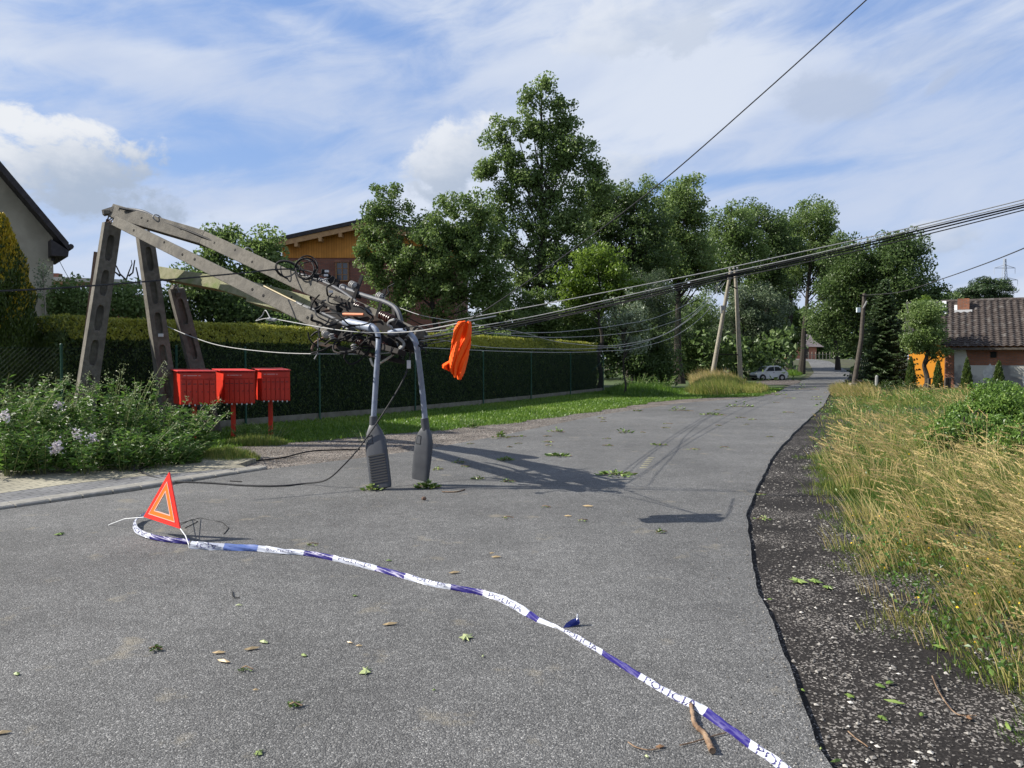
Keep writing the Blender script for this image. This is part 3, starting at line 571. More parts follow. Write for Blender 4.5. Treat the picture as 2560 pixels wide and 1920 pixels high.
def tree(name, label, cat, base, ells, Y, nclump, nleaf, leaf, m, tr=.25, rc=(.4, .9), group=None, top=None, asp=.6, tm=.42, nl=26, depthf=.8, flatten=.75, shell=.45, ivy=False, trunk=True, multi=1):
    g = G(*base) if isinstance(base[0], (int, float)) and len(base) == 2 and base[1] > 905 else None
    bx = (base[0]-1280)/F*Y; b0 = Vector((bx, Y, gz(Y)))
    root = thing(name, label, cat, b0, group)
    CC, R, LP, ct = crown_pts(ells, Y, nclump, nleaf, rc, depthf, flatten, shell)
    V = clampg(leaf_quads(LP, leaf*rng.uniform(.6, 1.3, nleaf), asp))
    npmesh('crown', V, 4, L_[m], np.clip(tm+ct+rng.normal(0, .16, nleaf), 0, 1), root)
    if trunk:
        mb = MB(); te = top or (ells[0][0], ells[0][1]-ells[0][3]*.7)
        tp = P(te[0], te[1], Y)
        for q in range(multi):
            bb = b0+Vector((random.uniform(-.3, .3)*(multi > 1), random.uniform(-.3, .3)*(multi > 1), -.1)); t2 = tp+Vector((random.uniform(-1, 1)*(multi > 1)*1.2, 0, 0))
            pts = [bb.lerp(t2, t)+Vector((random.uniform(-.12, .12), random.uniform(-.12, .12), 0))*(0 < t < 1) for t in np.linspace(0, 1, 9)]
            mb.tube(smooth_path(pts, 3), [tr*(1-.88*(i/24)**.9)+tr*.35*max(0, 1-i/3) for i in range(25)], 8)
            ch = rng.choice(len(CC), min(nl, len(CC)), replace=False)
            for i in ch:
                e = Vector(CC[i]); f = max(.18, min(.93, (e.z-b0.z)/(t2.z-b0.z)*.72)); k = f*8; j = int(k); s = pts[j].lerp(pts[min(j+1, 8)], k-j)
                mid = s.lerp(e, .5)+Vector((random.uniform(-.2, .2), random.uniform(-.2, .2), -.10*(e-s).length+.2)); r0 = max(.02, tr*.24*(1-f*.6))
                mb.tube(smooth_path([s, mid, e], 4), [r0*(1-.8*i2/8) for i2 in range(9)], 5)
        mb.build('trunk', M['bark'], root, smooth=True)
    return root
# ornamental tree in front of the brick house, the tall alder, and what grows between them
tree('tree', 'wide small-leaved tree hiding the right half of the brick building with wooden gable', 'tree', (1100, 900),
     [(1075, 640, 130, 110), (965, 520, 60, 70), (1130, 560, 100, 80), (960, 640, 65, 95), (1195, 600, 60, 110), (1235, 720, 60, 90), (1150, 740, 110, 75), (1000, 750, 70, 45), (930, 585, 42, 60), (925, 685, 42, 60)], 33, 520, 46000, .13, 'mid', .2, (.14, .40), asp=.62, tm=.42, nl=34, flatten=.9)
tree('tall_tree', 'tallest tree, a narrow loose alder with a dark ivy-clad trunk above the hedge', 'tree', (1352, 900),
     [(1356, 212, 26, 24), (1330, 244, 42, 26), (1398, 256, 40, 24), (1290, 304, 58, 28), (1412, 312, 52, 30), (1345, 335, 74, 36), (1246, 350, 36, 24), (1446, 372, 56, 30), (1275, 395, 70, 34), (1400, 400, 80, 36), (1222, 432, 48, 28), (1330, 448, 86, 40), (1476, 420, 56, 32), (1262, 494, 66, 34), (1398, 500, 94, 40), (1490, 478, 42, 34), (1235, 545, 42, 28), (1330, 568, 92, 38), (1445, 565, 74, 46), (1380, 632, 112, 44), (1275, 618, 62, 38), (1360, 700, 122, 44)], 46, 560, 46000, .175, 'mid', .30, (.19, .54), asp=.7, tm=.52, nl=70, flatten=.95, shell=.5, top=(1354, 215))
tree('tree', 'broad dark tree directly right of the tallest alder, behind the yellow-green maple', 'tree', (1580, 905),
     [(1585, 545, 105, 100), (1510, 520, 70, 80), (1600, 660, 110, 90), (1500, 640, 60, 80)], 52, 300, 30000, .20, 'dark', .35, (.3, .75), tm=.5, nl=50)
tree('tree', 'rounded green tree peeking between the broad dark tree and the airy alders', 'tree', (1700, 905),
     [(1690, 545, 82, 90), (1720, 650, 70, 90), (1660, 640, 60, 70)], 58, 260, 26000, .23, 'mid', .35, (.3, .8), tm=.5, nl=50)
tree('maple', 'yellow-green young maple glowing in sun below the tallest alder', 'tree', (1500, 905),
     [(1500, 665, 70, 45), (1440, 705, 55, 55), (1560, 715, 46, 45), (1500, 735, 90, 45)], 39.5, 150, 11000, .18, 'light', .14, (.2, .5), tm=.15)
tree('juniper', 'bluish grey upright juniper bush behind the right end of the hedge', 'shrub', (1600, 905),
     [(1605, 740, 80, 90), (1640, 800, 80, 90), (1560, 820, 70, 90)], 43, 190, 26000, .125, 'grey', .12, (.18, .42), asp=.3, tm=.22, flatten=1.3)
for i, (u, lab, ells) in enumerate([
    (1838, 'first airy dark-trunked alder from the left, above the leaning far pole pair', [(1830, 560, 62, 62), (1815, 640, 62, 60), (1870, 620, 55, 60), (1790, 690, 60, 50)]),
    (1925, 'middle airy alder with bare dark trunk left of the gap over the road', [(1912, 555, 66, 60), (1900, 640, 64, 58), (1950, 620, 55, 70), (1930, 700, 55, 50)]),
    (2003, 'airy alder standing directly beside the road with a bare slanting trunk', [(2035, 550, 68, 58), (2010, 630, 60, 60), (2065, 625, 55, 66), (2080, 690, 45, 60)]),
    (1975, 'thin alder trunk between its taller neighbours beside the road', [(1975, 590, 50, 60), (1985, 680, 50, 50), (1770, 610, 45, 55)])]):
    tree('alder', lab, 'tree', (u, 925), ells, 78+4*i, 150, 15000, .27, 'dark' if i % 2 else 'mid', .36, (.4, 1.1), group='airy alders beside the road', nl=34, tm=.35)
tree('willow', 'silvery grey-green willow shrub directly behind the leaning far pole pair', 'shrub', (1850, 930),
     [(1865, 760, 80, 50), (1830, 820, 90, 70), (1915, 800, 70, 70)], 76, 95, 17000, .24, 'grey', .15, (.45, 1.0), tm=.62)
tree('shrub', 'green shrub arching over the white car', 'shrub', (1950, 935),
     [(1935, 860, 60, 55), (1900, 890, 60, 45)], 78, 50, 8000, .25, 'mid', .1, (.4, .9), tm=.5)
tree('shrub', 'dark shrub filling the space left of the far poles', 'shrub', (1740, 940),
     [(1750, 870, 85, 65), (1690, 900, 60, 60), (1660, 850, 60, 80), (1740, 800, 60, 60)], 71, 120, 18000, .22, 'dark', .12, (.4, .9), tm=.5)
tree('shrub', 'dark shrub crowding the right end of the hedge', 'shrub', (1590, 960),
     [(1600, 890, 70, 60), (1560, 860, 50, 60), (1650, 920, 60, 45)], 43, 90, 13000, .17, 'dark', .1, (.3, .7), tm=.35)
tree('shrub', 'sapling with pale leaves standing between hedge end and juniper', 'shrub', (1560, 950),
     [(1560, 780, 45, 60), (1590, 850, 40, 50)], 33, 30, 2000, .13, 'grey', .05, (.25, .5), tm=.8)
for i, (u, v, ru, rv, Y, lab) in enumerate([(1330, 770, 75, 80, 43, 'bush behind the hedge below the trunk of the tallest alder'), (1240, 800, 60, 55, 40, 'bush behind the hedge below the ornamental tree'), (1450, 800, 85, 75, 44, 'bush behind the hedge left of the juniper'), (1190, 850, 70, 30, 36, 'low leafy growth just over the hedge behind the orange vest')]):
    tree('bush', lab, 'shrub', (u, 930), [(u, v, ru, rv), (u+20, v+50, ru, rv*.6)], Y, 90, 10000, .16, 'mid', .08, (.25, .6), tm=.42+.06*(i % 2), group='bushes behind the hedge')
tree('linden', 'largest dark round tree on the right, towering behind the spruce', 'tree', (2180, 925),
     [(2210, 690, 130, 110), (2120, 670, 75, 90), (2160, 800, 100, 100), (2270, 770, 80, 80), (2250, 640, 60, 60), (2080, 780, 55, 80), (2320, 730, 40, 45)], 62, 480, 54000, .22, 'dark', .5, (.35, 1.0), tm=.40, depthf=.7)
tree('roadside_tree', 'mid-green tree crown arching over the far end of the road', 'tree', (2095, 930),
     [(2080, 700, 45, 90), (2108, 790, 34, 70)], 92, 60, 9000, .33, 'mid', .3, (.6, 1.3), tm=.5)
tree('small_tree', 'small bushy fruit tree with forked trunk in front of the orange wall', 'tree', (2312, 975),
     [(2312, 800, 48, 52), (2330, 860, 46, 40), (2290, 860, 30, 40)], 39.5, 75, 10500, .13, 'mid', .16, (.22, .5), tm=.52, nl=24, top=(2330, 800))
tree('thuja', 'broad yellow-green thuja behind the forked fruit tree beside the barn roof', 'tree', (2300, 970),
     [(2300, 785, 28, 38), (2335, 800, 30, 32), (2352, 790, 18, 26)], 42.5, 60, 9500, .12, 'light', .12, (.18, .36), tm=.05, flatten=1.3, trunk=False)
tree('dark_bush', 'low dark juniper bush spreading below the spruce beside the dark pole', 'shrub', (2215, 985),
     [(2215, 980, 75, 26), (2170, 985, 40, 20), (2262, 985, 40, 22)], 38, 120, 15000, .09, 'thuja', .05, (.15, .36), asp=.3, tm=.25, flatten=.8, trunk=False)
tree('pine', 'flat-topped pine with open branches rising behind the tiled barn roof', 'tree', (2450, 930),
     [(2475, 720, 55, 22), (2440, 735, 40, 16), (2500, 745, 50, 16), (2420, 745, 45, 10), (2398, 733, 18, 7), (2450, 760, 60, 14)], 72, 85, 12000, .30, 'spruce', .3, (.35, .75), asp=.25, tm=.45, nl=20, flatten=.45, top=(2475, 720))
tree('dark_tree', 'dark tree mass behind the orange house left of the pine', 'tree', (2360, 920),
     [(2370, 770, 45, 30), (2390, 800, 40, 40)], 66, 50, 7000, .24, 'dark', .25, (.4, .9), tm=.35)
tree('walnut', 'leafy tree behind the fallen beams, left of the brick building', 'tree', (640, 905),
     [(650, 640, 62, 48), (560, 600, 46, 36), (690, 680, 55, 50), (530, 650, 40, 30), (600, 720, 90, 50)], 24, 150, 14000, .125, 'mid', .14, (.16, .45), tm=.50, nl=34)
tree('bush', 'dark leafy bush filling the space under the fallen beams behind the hedge', 'shrub', (560, 950),
     [(500, 740, 70, 70), (600, 780, 100, 55), (720, 800, 80, 40), (440, 780, 50, 50)], 22, 120, 16000, .11, 'dark', .1, (.25, .5), tm=.45)
tree('bush', 'low leafy bush between the left house and the leftmost concrete leg', 'shrub', (200, 950),
     [(175, 760, 60, 50), (230, 770, 50, 45), (320, 760, 50, 45)], 20.5, 90, 9000, .10, 'mid', .06, (.2, .4), tm=.5)
# leafless storm-torn twigs showing over that bush
mb = MB(); o = P(325, 730, 22)
for a in [[(325, 730), (315, 700), (322, 680), (330, 660), (328, 650)], [(322, 690), (332, 682), (337, 650)], [(315, 700), (300, 685), (290, 664)], [(300, 690), (287, 680)], [(350, 720), (345, 690), (340, 668)]]:
    mb.tube([P(u, v, 22) for u, v in a], [.03, .022, .018, .014, .01][:len(a)], 5)
t = thing('bare_branch', 'leafless grey branches sticking up between the two left concrete legs', 'branch', P(325, 760, 22)); mb.build('twigs', M['bark'], t)
for i, (u, v, ru, rv, lab) in enumerate([(1700, 770, 80, 60, 'leafy understorey tree behind the left foot of the far pole pair'), (1900, 730, 70, 50, 'leafy understorey tree filling the gap between the airy alders'), (1955, 770, 42, 60, 'leafy understorey tree beside the far road, left of the gap')]):
    tree('understorey_tree', lab, 'tree', (u, 930), [(u, v, ru, rv), (u+15, v+70, ru, rv)], 96-2*i, 110, 11000, .30, 'mid', .2, (.4, 1.1), group='understorey trees along the far road', tm=.4)
# spruce with drooping tiers
def spruce(name, label, u0, v0, v1, half, Y, n, m='spruce'):
    bx = (u0-1280)/F*Y; zt = P(u0, v0, Y).z; zb = max(gz(Y), P(u0, v1, Y).z); hw = half*Y/F; root = thing(name, label, 'tree', (bx, Y, gz(Y)))
    C = []; A = []; mb = MB(); mb.tube([(bx, Y, gz(Y)), (bx, Y, zt)], [.16, .015], 8)
    nb = 300
    for i in range(nb):
        f = (i+.5)/nb; z = zt-(zt-zb)*f**.9; L = hw*(.06+.94*f**.8)*random.uniform(.72, 1.12); th = i*2.399+random.uniform(-.3, .3); d = Vector((cos(th), sin(th), 0))
        p0 = Vector((bx, Y, z)); ps = []
        for k in range(14):
            t = k/13; ps.append(p0+d*L*t+Vector((0, 0, L*(-.30*t+.20*t*t*t))))
        mb.tube(ps[::3]+[ps[-1]], [.022, .018, .014, .01, .006, .004][:len(ps[::3])+1], 4)
        for k in range(2, 14):
            t = k/13; wd = L*.26*(1.05-t)+.06; nn = int(n/nb/12)
            for _ in range(nn):
                sd = d.cross(Vector((0, 0, 1))); s = random.uniform(-1, 1)*wd; C.append(ps[k]+sd*s+Vector((0, 0, -abs(s)*.35+random.uniform(-.05, .02)))); A.append(d*.7+sd*(1 if s > 0 else -1)*.8+Vector((0, 0, -.35)))
    C = np.array(C); V = clampg(leaf_quads(C, 0.15*rng.uniform(.6, 1.3, len(C)), .30, A=np.array(A), rnd=.8))
    npmesh('crown', V, 4, L_[m], np.clip(rng.normal(.64, .24, len(C)), 0, 1), root); mb.build('trunk', M['bark'], root); return root
spruce('spruce', 'pointed spruce with drooping tiers just right of the dark roadside pole', 2208, 697, 985, 98, 45, 62000)
# conical thujas
def cone(name, label, u0, v0, v1, half, Y, n, m, leaf=.07, tm=.4, group=None, tipm=None, pw=.75):
    bx = (u0-1280)/F*Y; zt = P(u0, v0, Y).z; zb = max(gz(Y), P(u0, v1, Y).z); hw = half*Y/F; root = thing(name, label, 'tree', (bx, Y, gz(Y)), group)
    f = rng.random(n)**.62; th = rng.uniform(0, 2*pi, n); r = hw*np.minimum(1, (f*1.15))**pw*(1-.35*np.clip((f-.85)/.15, 0, 1))*(.55+.45*rng.random(n)**.5)*(1+.13*np.sin(th*5+f*17)+.10*np.sin(th*3-f*31))
    C = np.stack([bx+r*np.cos(th), Y+r*np.sin(th), zt-(zt-zb)*f], 1); A = np.stack([np.cos(th)*.35, np.sin(th)*.35, np.full(n, 1.1)], 1)
    tint = np.clip(tm+rng.normal(0, .18, n), 0, 1); mi = None; mats = [L_[m]]
    if tipm: mats.append(L_[tipm]); g = np.clip(.98-f*2.2+.25*np.sin(th*3+f*20), 0, 1)*np.clip((r/(hw*np.minimum(1, f*1.15)**pw+1e-6)-.35)*2, 0, 1); mi = (rng.random(n) < g).astype(int)
    npmesh('crown', clampg(leaf_quads(C, leaf*rng.uniform(.6, 1.3, n), .4, A=A, rnd=1.1)), 4, mats, tint, root, mi=mi)
    mb = MB(); mb.tube([(bx, Y, gz(Y)-.02), (bx, Y, zb+(zt-zb)*.8)], [hw*.16+.02, .01], 8); mb.build('trunk', M['bark'], root); return root
cone('golden_thuja', 'large thuja with golden tip at the left picture edge before the beige house', 8, 530, 1060, 104, 15.2, 52000, 'thuja', .075, .5, tipm='gold', pw=.58)
for u, v0, v1, h, Y, lab in [(2277, 890, 986, 14, 38.5, 'small thuja cone at the left of the orange wall'), (2345, 898, 988, 13, 38, 'small thuja cone in front of the orange wall, near its dark posts'), (2417, 893, 992, 14, 37.5, 'small thuja cone before the left part of the plastered barn wall'), (2497, 900, 990, 15, 37, 'small thuja cone before the right part of the plastered barn wall')]:
    cone('small_thuja', lab, u, v0, v1, h, Y, 4200, 'thuja', .075, .5, 'young thujas in front of the barn', pw=.6)
# far wood closing the view at the end of the road and behind the barn
def wood(name, x0, x1, Y, h, n, lab, s=.9):
    x = rng.uniform(x0, x1, n); top = h*(.75+.25*vn(x*.22, x*0+Y, 2.)+.12*vn(x*.9, x*0, 4.)); z = gz(Y)+top*rng.random(n)**.7; y = Y+rng.normal(0, 3, n)
    tag(npmesh(name, leaf_quads(np.stack([x, y, z], 1), s*rng.uniform(.6, 1.4, n), .7), 4, L_['dark'], np.clip(rng.normal(.5, .22, n), 0, 1)), lab, 'woodland', kind='stuff')
wood('far_wood', 20, 62, 150, 11, 16000, 'distant dark wood closing the end of the road')
wood('far_wood', 62, 130, 165, 8, 14000, 'distant dark wood low behind the barn')
wood('far_wood', -60, 26, 75, 7, 26000, 'dark wood behind the hedge and the trees', .5)

# ------------------------------------------------------------------ hedge with chain-link fence
fp = [G(u, v) for u, v in fence_px]; off = []
for i, p in enumerate(fp):
    d = (fp[min(i+1, len(fp)-1)]-fp[max(i-1, 0)]).normalized(); off.append(Vector((-d.y, d.x, 0)))
FP = smooth_path(fp, 8); 
hb = [fp[i]+off[i]*.38 for i in range(1, len(fp))]; hb[0] = hb[0]+(hb[1]-hb[0]).normalized()*.55; HB = smooth_path(hb, 8)
hedge = thing('hedge', 'long clipped dark green hedge with yellowish, sunlit-tinted top behind the green wire fence', 'hedge', HB[0])
mb = MB(); wd = 1.15; HT = 2.42
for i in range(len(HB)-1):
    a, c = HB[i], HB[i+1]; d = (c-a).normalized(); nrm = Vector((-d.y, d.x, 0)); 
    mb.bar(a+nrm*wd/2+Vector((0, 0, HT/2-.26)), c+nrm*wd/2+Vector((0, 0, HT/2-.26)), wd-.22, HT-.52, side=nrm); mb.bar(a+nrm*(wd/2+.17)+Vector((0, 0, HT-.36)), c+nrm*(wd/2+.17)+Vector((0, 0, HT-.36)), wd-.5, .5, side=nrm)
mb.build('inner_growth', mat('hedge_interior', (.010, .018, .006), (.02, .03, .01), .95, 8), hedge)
seg = np.array([list(p) for p in HB]); sl = np.linalg.norm(np.diff(seg[:, :2], axis=0), axis=1); cum = np.concatenate([[0], np.cumsum(sl)]); TL = cum[-1]
n = 95000; s = TL*rng.random(n)**1.15; ix = np.clip(np.searchsorted(cum, s)-1, 0, len(sl)-1); t = (s-cum[ix])/sl[ix]; base = seg[ix]+(seg[ix+1]-seg[ix])*t[:, None]
dd = (seg[ix+1]-seg[ix])/sl[ix][:, None]; nn = np.stack([-dd[:, 1], dd[:, 0], np.zeros(n)], 1); which = rng.random(n)
q = rng.random(n); q = np.where(rng.random(n) < .22, 1-.2*rng.random(n), q); face = which < .60; topf = (which >= .60) & (which < .94)
bump = .06*vn(s*2.2, q*5, 1.)+.05*vn(s*6, q*13, 4.)
wo_ = np.where(face, rng.random(n)*.07+bump, np.where(topf, q*wd, wd-rng.random(n)*.06)); z = np.where(face, q*HT, np.where(topf, HT-rng.random(n)*.10+bump*.9, q*HT))
rnd_ = np.clip(1-((z-HT+.16)/.16), 0, 1)
wo_ = np.where(topf, .30+q*(wd-.32), wo_); wo_ = np.where(face, wo_+np.clip(z-(HT-.42), 0, 1)*.72, wo_); C = base+nn*wo_[:, None]; C[:, 2] = z; C += dd*rng.normal(0, .02, (n, 1))
k = s > TL-.5; C[k] += (dd[k]*-.12*((z[k]-HT+.8).clip(0, 1))[:, None])
tt = np.clip(.28+rng.normal(0, .16, n)+np.where(z > HT-.45, .60+.22*vn(s*.55, s*0, 6.), 0), 0, 1)  # new-growth yellow plus a sunlit strip put into the top leaf colour
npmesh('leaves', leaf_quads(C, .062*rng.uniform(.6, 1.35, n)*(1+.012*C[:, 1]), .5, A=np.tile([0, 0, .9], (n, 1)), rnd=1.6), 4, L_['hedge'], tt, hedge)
for (ec, ed) in ((HB[0], (HB[1]-HB[0]).normalized()), (HB[-1], (HB[-1]-HB[-2]).normalized())):                 # the two clipped ends
    n = 5200; nr = Vector((-ed.y, ed.x, 0)); sgn = -1 if ec is HB[0] else 1; q = rng.random(n); z = rng.random(n)*HT
    C = np.array(ec)+np.outer(q*wd, np.array(nr))+np.outer(sgn*(rng.random(n)*.12+.02), np.array(ed)); C[:, 2] = z
    npmesh('end_leaves', leaf_quads(C, .07*rng.uniform(.6, 1.3, n), .5, A=np.tile([0, 0, .9], (n, 1)), rnd=1.6), 4, L_['hedge'], np.clip(.35+rng.normal(0, .17, n)+(z > HT-.3)*.4, 0, 1), hedge)  # upper end leaves tinted yellower too, sunlight put into the colour
FH = 1.80
fence = thing('chain_link_fence', 'green chain link fence with round posts running in front of the hedge', 'fence', FP[0])
mb = MB(); D = []; 
seg = np.array([list(p) for p in FP]); sl = np.linalg.norm(np.diff(seg[:, :2], axis=0), axis=1); cum = np.concatenate([[0], np.cumsum(sl)]); FL = cum[-1]
def fat(s): return Vector((float(np.interp(s, cum, seg[:, 0])), float(np.interp(s, cum, seg[:, 1])), 0))
st = .085; r = .0022
for sg in (1, -1):
    for i in range(int((FL+2)/st)):
        s0 = i*st-(1.7 if sg > 0 else 0); s1 = s0+1.66*sg if sg > 0 else s0-1.66
        za, zb = .12, .12+1.66
        if sg > 0: a, c, z0, z1 = s0, s0+1.66, za, zb
        else: a, c, z0, z1 = s0, s0-1.66, za, zb
        N = 4; pp = []
        for k in range(N+1):
            t = k/N; ss = a+(c-a)*t
            if 0 <= ss <= FL: q = fat(ss); q.z = z0+(z1-z0)*t; pp.append(q)
        if len(pp) > 1: mb.tube(pp, r*(1+.02*pp[0].y), 3, cap=False)
mb.build('wire_mesh', M['greenwire'], fence)
mb = MB()
for zz in (.14, .95, 1.77): mb.tube([p+Vector((0, 0, zz)) for p in FP], .0035, 4)
mb.build('tension_wire', M['greenwire'], fence)
mb = MB()
for i in range(len(FP)-1): mb.bar(FP[i]+Vector((0, 0, .06)), FP[i+1]+Vector((0, 0, .06)), .05, .24, side=Vector((-(FP[i+1]-FP[i]).y, (FP[i+1]-FP[i]).x, 0)))
mb.build('base_board', M['plinth'], fence)
for u in (-60, 150, 437, 610, 795, 1035, 1205, 1325, 1424, 1506):
    best = min(FP, key=lambda p: abs(1280+p.x/p.y*F-u)); i = FP.index(best); cand = [FP[j].lerp(FP[j+1], t) for j in range(max(0, i-1), min(len(FP)-1, i+1)) for t in np.linspace(0, 1, 30)]
    p = min(cand, key=lambda p: abs(1280+p.x/p.y*F-u)); p = p+Vector((.045, -.03, 0)); mb = MB(); mb.lathe(p, p+Vector((0, 0, 1.86)), [(0, .024), (.985, .024), (.99, .027), (1, .018)], 10); mb.build('post', M['greenpost'], fence, smooth=True)
# strut of the last post
a = G(1506, 978); mb = MB(); mb.tube([a+Vector((.05, -.05, 1.55)), a+Vector((-1.7, -.9, 0))], .018, 6); mb.build('strut', M['greenpost'], fence)

# ------------------------------------------------------------------ broken concrete pole: three stumps, three fallen beams
M['hole'] = flat('hole_shade_dark', (.012, .011, .010), .95)  # flat dark, shade inside holes and openings put into the colour
def ladder(mb, A, B, W, w0, w1, th0, th1, nh, t0=.04, t1=.97, m=0):   # bar whose wide faces carry stadium recesses
    A = Vector(A); B = Vector(B); ax = (B-A).normalized(); W = Vector(W); W = (W-ax*W.dot(ax)).normalized(); Nn = ax.cross(W); Lh = (B-A).length
    def pt(s, x, side, dep):
        t = s/Lh; w = w0+(w1-w0)*t; th = th0+(th1-th0)*t; return A+ax*s+W*(x*w)+Nn*side*(th/2-dep)
    cells = [(Lh*(t0+(t1-t0)*i/nh), Lh*(t0+(t1-t0)*(i+1)/nh)) for i in range(nh)]
    for side in (1, -1):
        for a, c in cells:
            cl = c-a; hs = cl*.36; hx = .21; K = []
            cor = math.atan2(.5, (cl/2)/.5*.5) 
            for q in range(28):
                th = 2*pi*q/28; K.append(th)
            rp = []; sp = []
            for k in range(28):
                t = k/28*4; e = int(t); f = t-e                          # walk the cell's outline
                x, y = [(-.5+f, -.5), (.5, -.5+f), (.5-f, .5), (-.5, .5-f)][e]
                rp.append((a+cl/2+y*cl, x)); ang = math.atan2(y, x)
                cy = max(-1, min(1, math.sin(ang)*1.42)); cx = max(-1, min(1, math.cos(ang)*1.42)); 
                xx = hx*cx*(1-.55*max(0, abs(cy)-.72)/.28*.9); sp.append((a+cl/2+cy*hs, xx))
            o = [pt(s, x, side, 0) for s, x in rp]+[pt(s, x, side, 0) for s, x in sp]+[pt(s, x*.8, side, .075) for s, x in sp]
            fs = [(i, (i+1)%28, 28+(i+1)%28, 28+i) for i in range(28)]+[(28+i, 28+(i+1)%28, 56+(i+1)%28, 56+i) for i in range(28)]+[tuple(range(56, 84))]
            mb.add(o, fs, m)
        for a, c in ((0, cells[0][0]), (cells[-1][1], Lh)):
            mb.add([pt(a, -.5, side, 0), pt(a, .5, side, 0), pt(c, .5, side, 0), pt(c, -.5, side, 0)], [(0, 1, 2, 3)], m)
    for x in (-.5, .5): mb.add([pt(0, x, 1, 0), pt(Lh, x, 1, 0), pt(Lh, x, -1, 0), pt(0, x, -1, 0)], [(0, 1, 2, 3)], m)
    for s in (0, Lh): mb.add([pt(s, -.5, 1, 0), pt(s, .5, 1, 0), pt(s, .5, -1, 0), pt(s, -.5, -1, 0)], [(0, 1, 2, 3)], m)
def rough_end(mb, c, ax, r, n=14, m=0):                              # broken concrete lumps
    for _ in range(n):
        q = c+Vector((random.uniform(-r, r), random.uniform(-r, r), random.uniform(-r, r)))*.8; R = Matrix.Rotation(random.uniform(0, 3), 3, Vector((random.random(), random.random(), random.random()+.1)).normalized())
        mb.box(q, (random.uniform(.04, .12), random.uniform(.04, .11), random.uniform(.03, .09)), R, m)
def gpt(u, Y): return Vector(((u-1280)/F*Y, Y, -.05))
def stump(label, ub, Yb, top, W, w0, w1, th, nh, loc):
    t = thing('concrete_pole_stump', label, 'pole stump', gpt(ub, Yb), 'snapped concrete legs of the power pole'); b0 = gpt(ub, Yb)
    mb = MB(); ladder(mb, b0, top, W, w0, w1, th, th*.85, nh, m=0); mb.build('shaft', M['concrete'], t, bevel=.008)
    mb = MB(); rough_end(mb, Vector(top)-Vector((0, 0, .02)), None, w1*.42, 12); mb.build('broken_end', M['concrete'], t); return t
WL = (0.77, .64, 0); 
s1 = stump('leftmost snapped concrete leg, tilting left with rusty bars at its broken top', 192, 14.0, P(280, 560, 14.1), WL, .33, .28, .27, 6, None)
s2 = stump('middle snapped concrete leg, nearly upright with a row of oval recesses', 432, 15.2, P(362, 590, 14.6), WL, .32, .27, .26, 6, None)
s3 = stump('shorter dark snapped leg standing behind the leftmost mailbox', 532, 16.4, P(440, 722, 15.6), WL, .32, .27, .22, 4, None)
mb = MB()
tp = P(280, 560, 14.1)
for i in range(11):
    a = tp+Vector((random.uniform(-.12, .14), random.uniform(-.08, .08), -.1)); c = P(random.uniform(262, 300), random.uniform(528, 552), 14.05)
    mb.tube(smooth_path([a, a.lerp(c, .5)+Vector((random.uniform(-.07, .07), 0, .03)), c], 4), .011, 5)
mb.build('rebar', M['rebar'], s1)
mb = MB(); a = P(412, 690, 15.4); mb.tube(smooth_path([P(440, 730, 15.6), P(428, 705, 15.5), a], 4), .01, 5); mb.tube([P(448, 728, 15.6), P(436, 700, 15.5)], .01, 5); mb.build('rebar', M['rebar'], s3)
# oval plates on the legs and a cable duct down the left leg
mb = MB(); a = P(402, 838, 14.75); mb.box(a, (.10, .02, .06)); mb.build('metal_label', M['whitesmall'], s2, bevel=.005)
mb = MB(); a = P(478, 884, 16.0); mb.box(a, (.10, .02, .06)); mb.build('metal_label', M['whitesmall'], s3, bevel=.005)
mb = MB(); mb.bar(P(240, 630, 14.3), gpt(178, 14.1), .05, .06); mb.build('cable_duct', M['rebar'], s1)

def beam_pts(a, c, n=2): return [a.lerp(c, i/(n-1)) for i in range(n)]
fallen = thing('fallen_pole_beam', 'upper fallen concrete beam with pipes, cable coils and insulators along its top', 'fallen pole', P(700, 690, 11.6), 'fallen concrete beams')
A0, A1, A2 = P(288, 531, 14.1), P(518, 599, 12.85), P(1050, 846, 9.35)
UPv = Vector((.15, .25, 1)).normalized()
mb = MB(); mb.bar(A0, A1.lerp(A0, .004), .25, .22, side=UPv, w2=.235, t2=.21); mb.bar(A1, A2, .225, .21, side=UPv, w2=.20, t2=.19); rough_end(mb, A1, None, .11, 7)
mb.build('concrete_beam', M['concrete'], fallen, bevel=.012)
def holes(parent, a, c, ts, dn, r=.021):
    mb = MB(); ax = (c-a).normalized(); nr = ax.cross(UPv).normalized()
    if nr.y > 0: nr = -nr
    for t, off_ in ts: p = a.lerp(c, t)+UPv*off_; mb.tube([p+nr*(dn-.03), p+nr*(dn+.003)], r, 10)
    mb.build('bolt_hole_plugs', M['hole'], parent)  # solid dark plugs standing proud, hole shade only in their colour
holes(fallen, A0, A1, [(.36, .02), (.43, 0), (.78, .03), (.1, .05)], .109); holes(fallen, A1, A2, [(.08, 0), (.2, .04), (.3, -.02), (.42, .03)], .103)
mb = MB(); mb.bar(P(258, 533, 14.0), P(292, 522, 14.0), .10, .07, side=UPv); mb.box(P(270, 531, 14), (.10, .1, .06)); mb.build('broken_slab', M['concrete'], fallen)
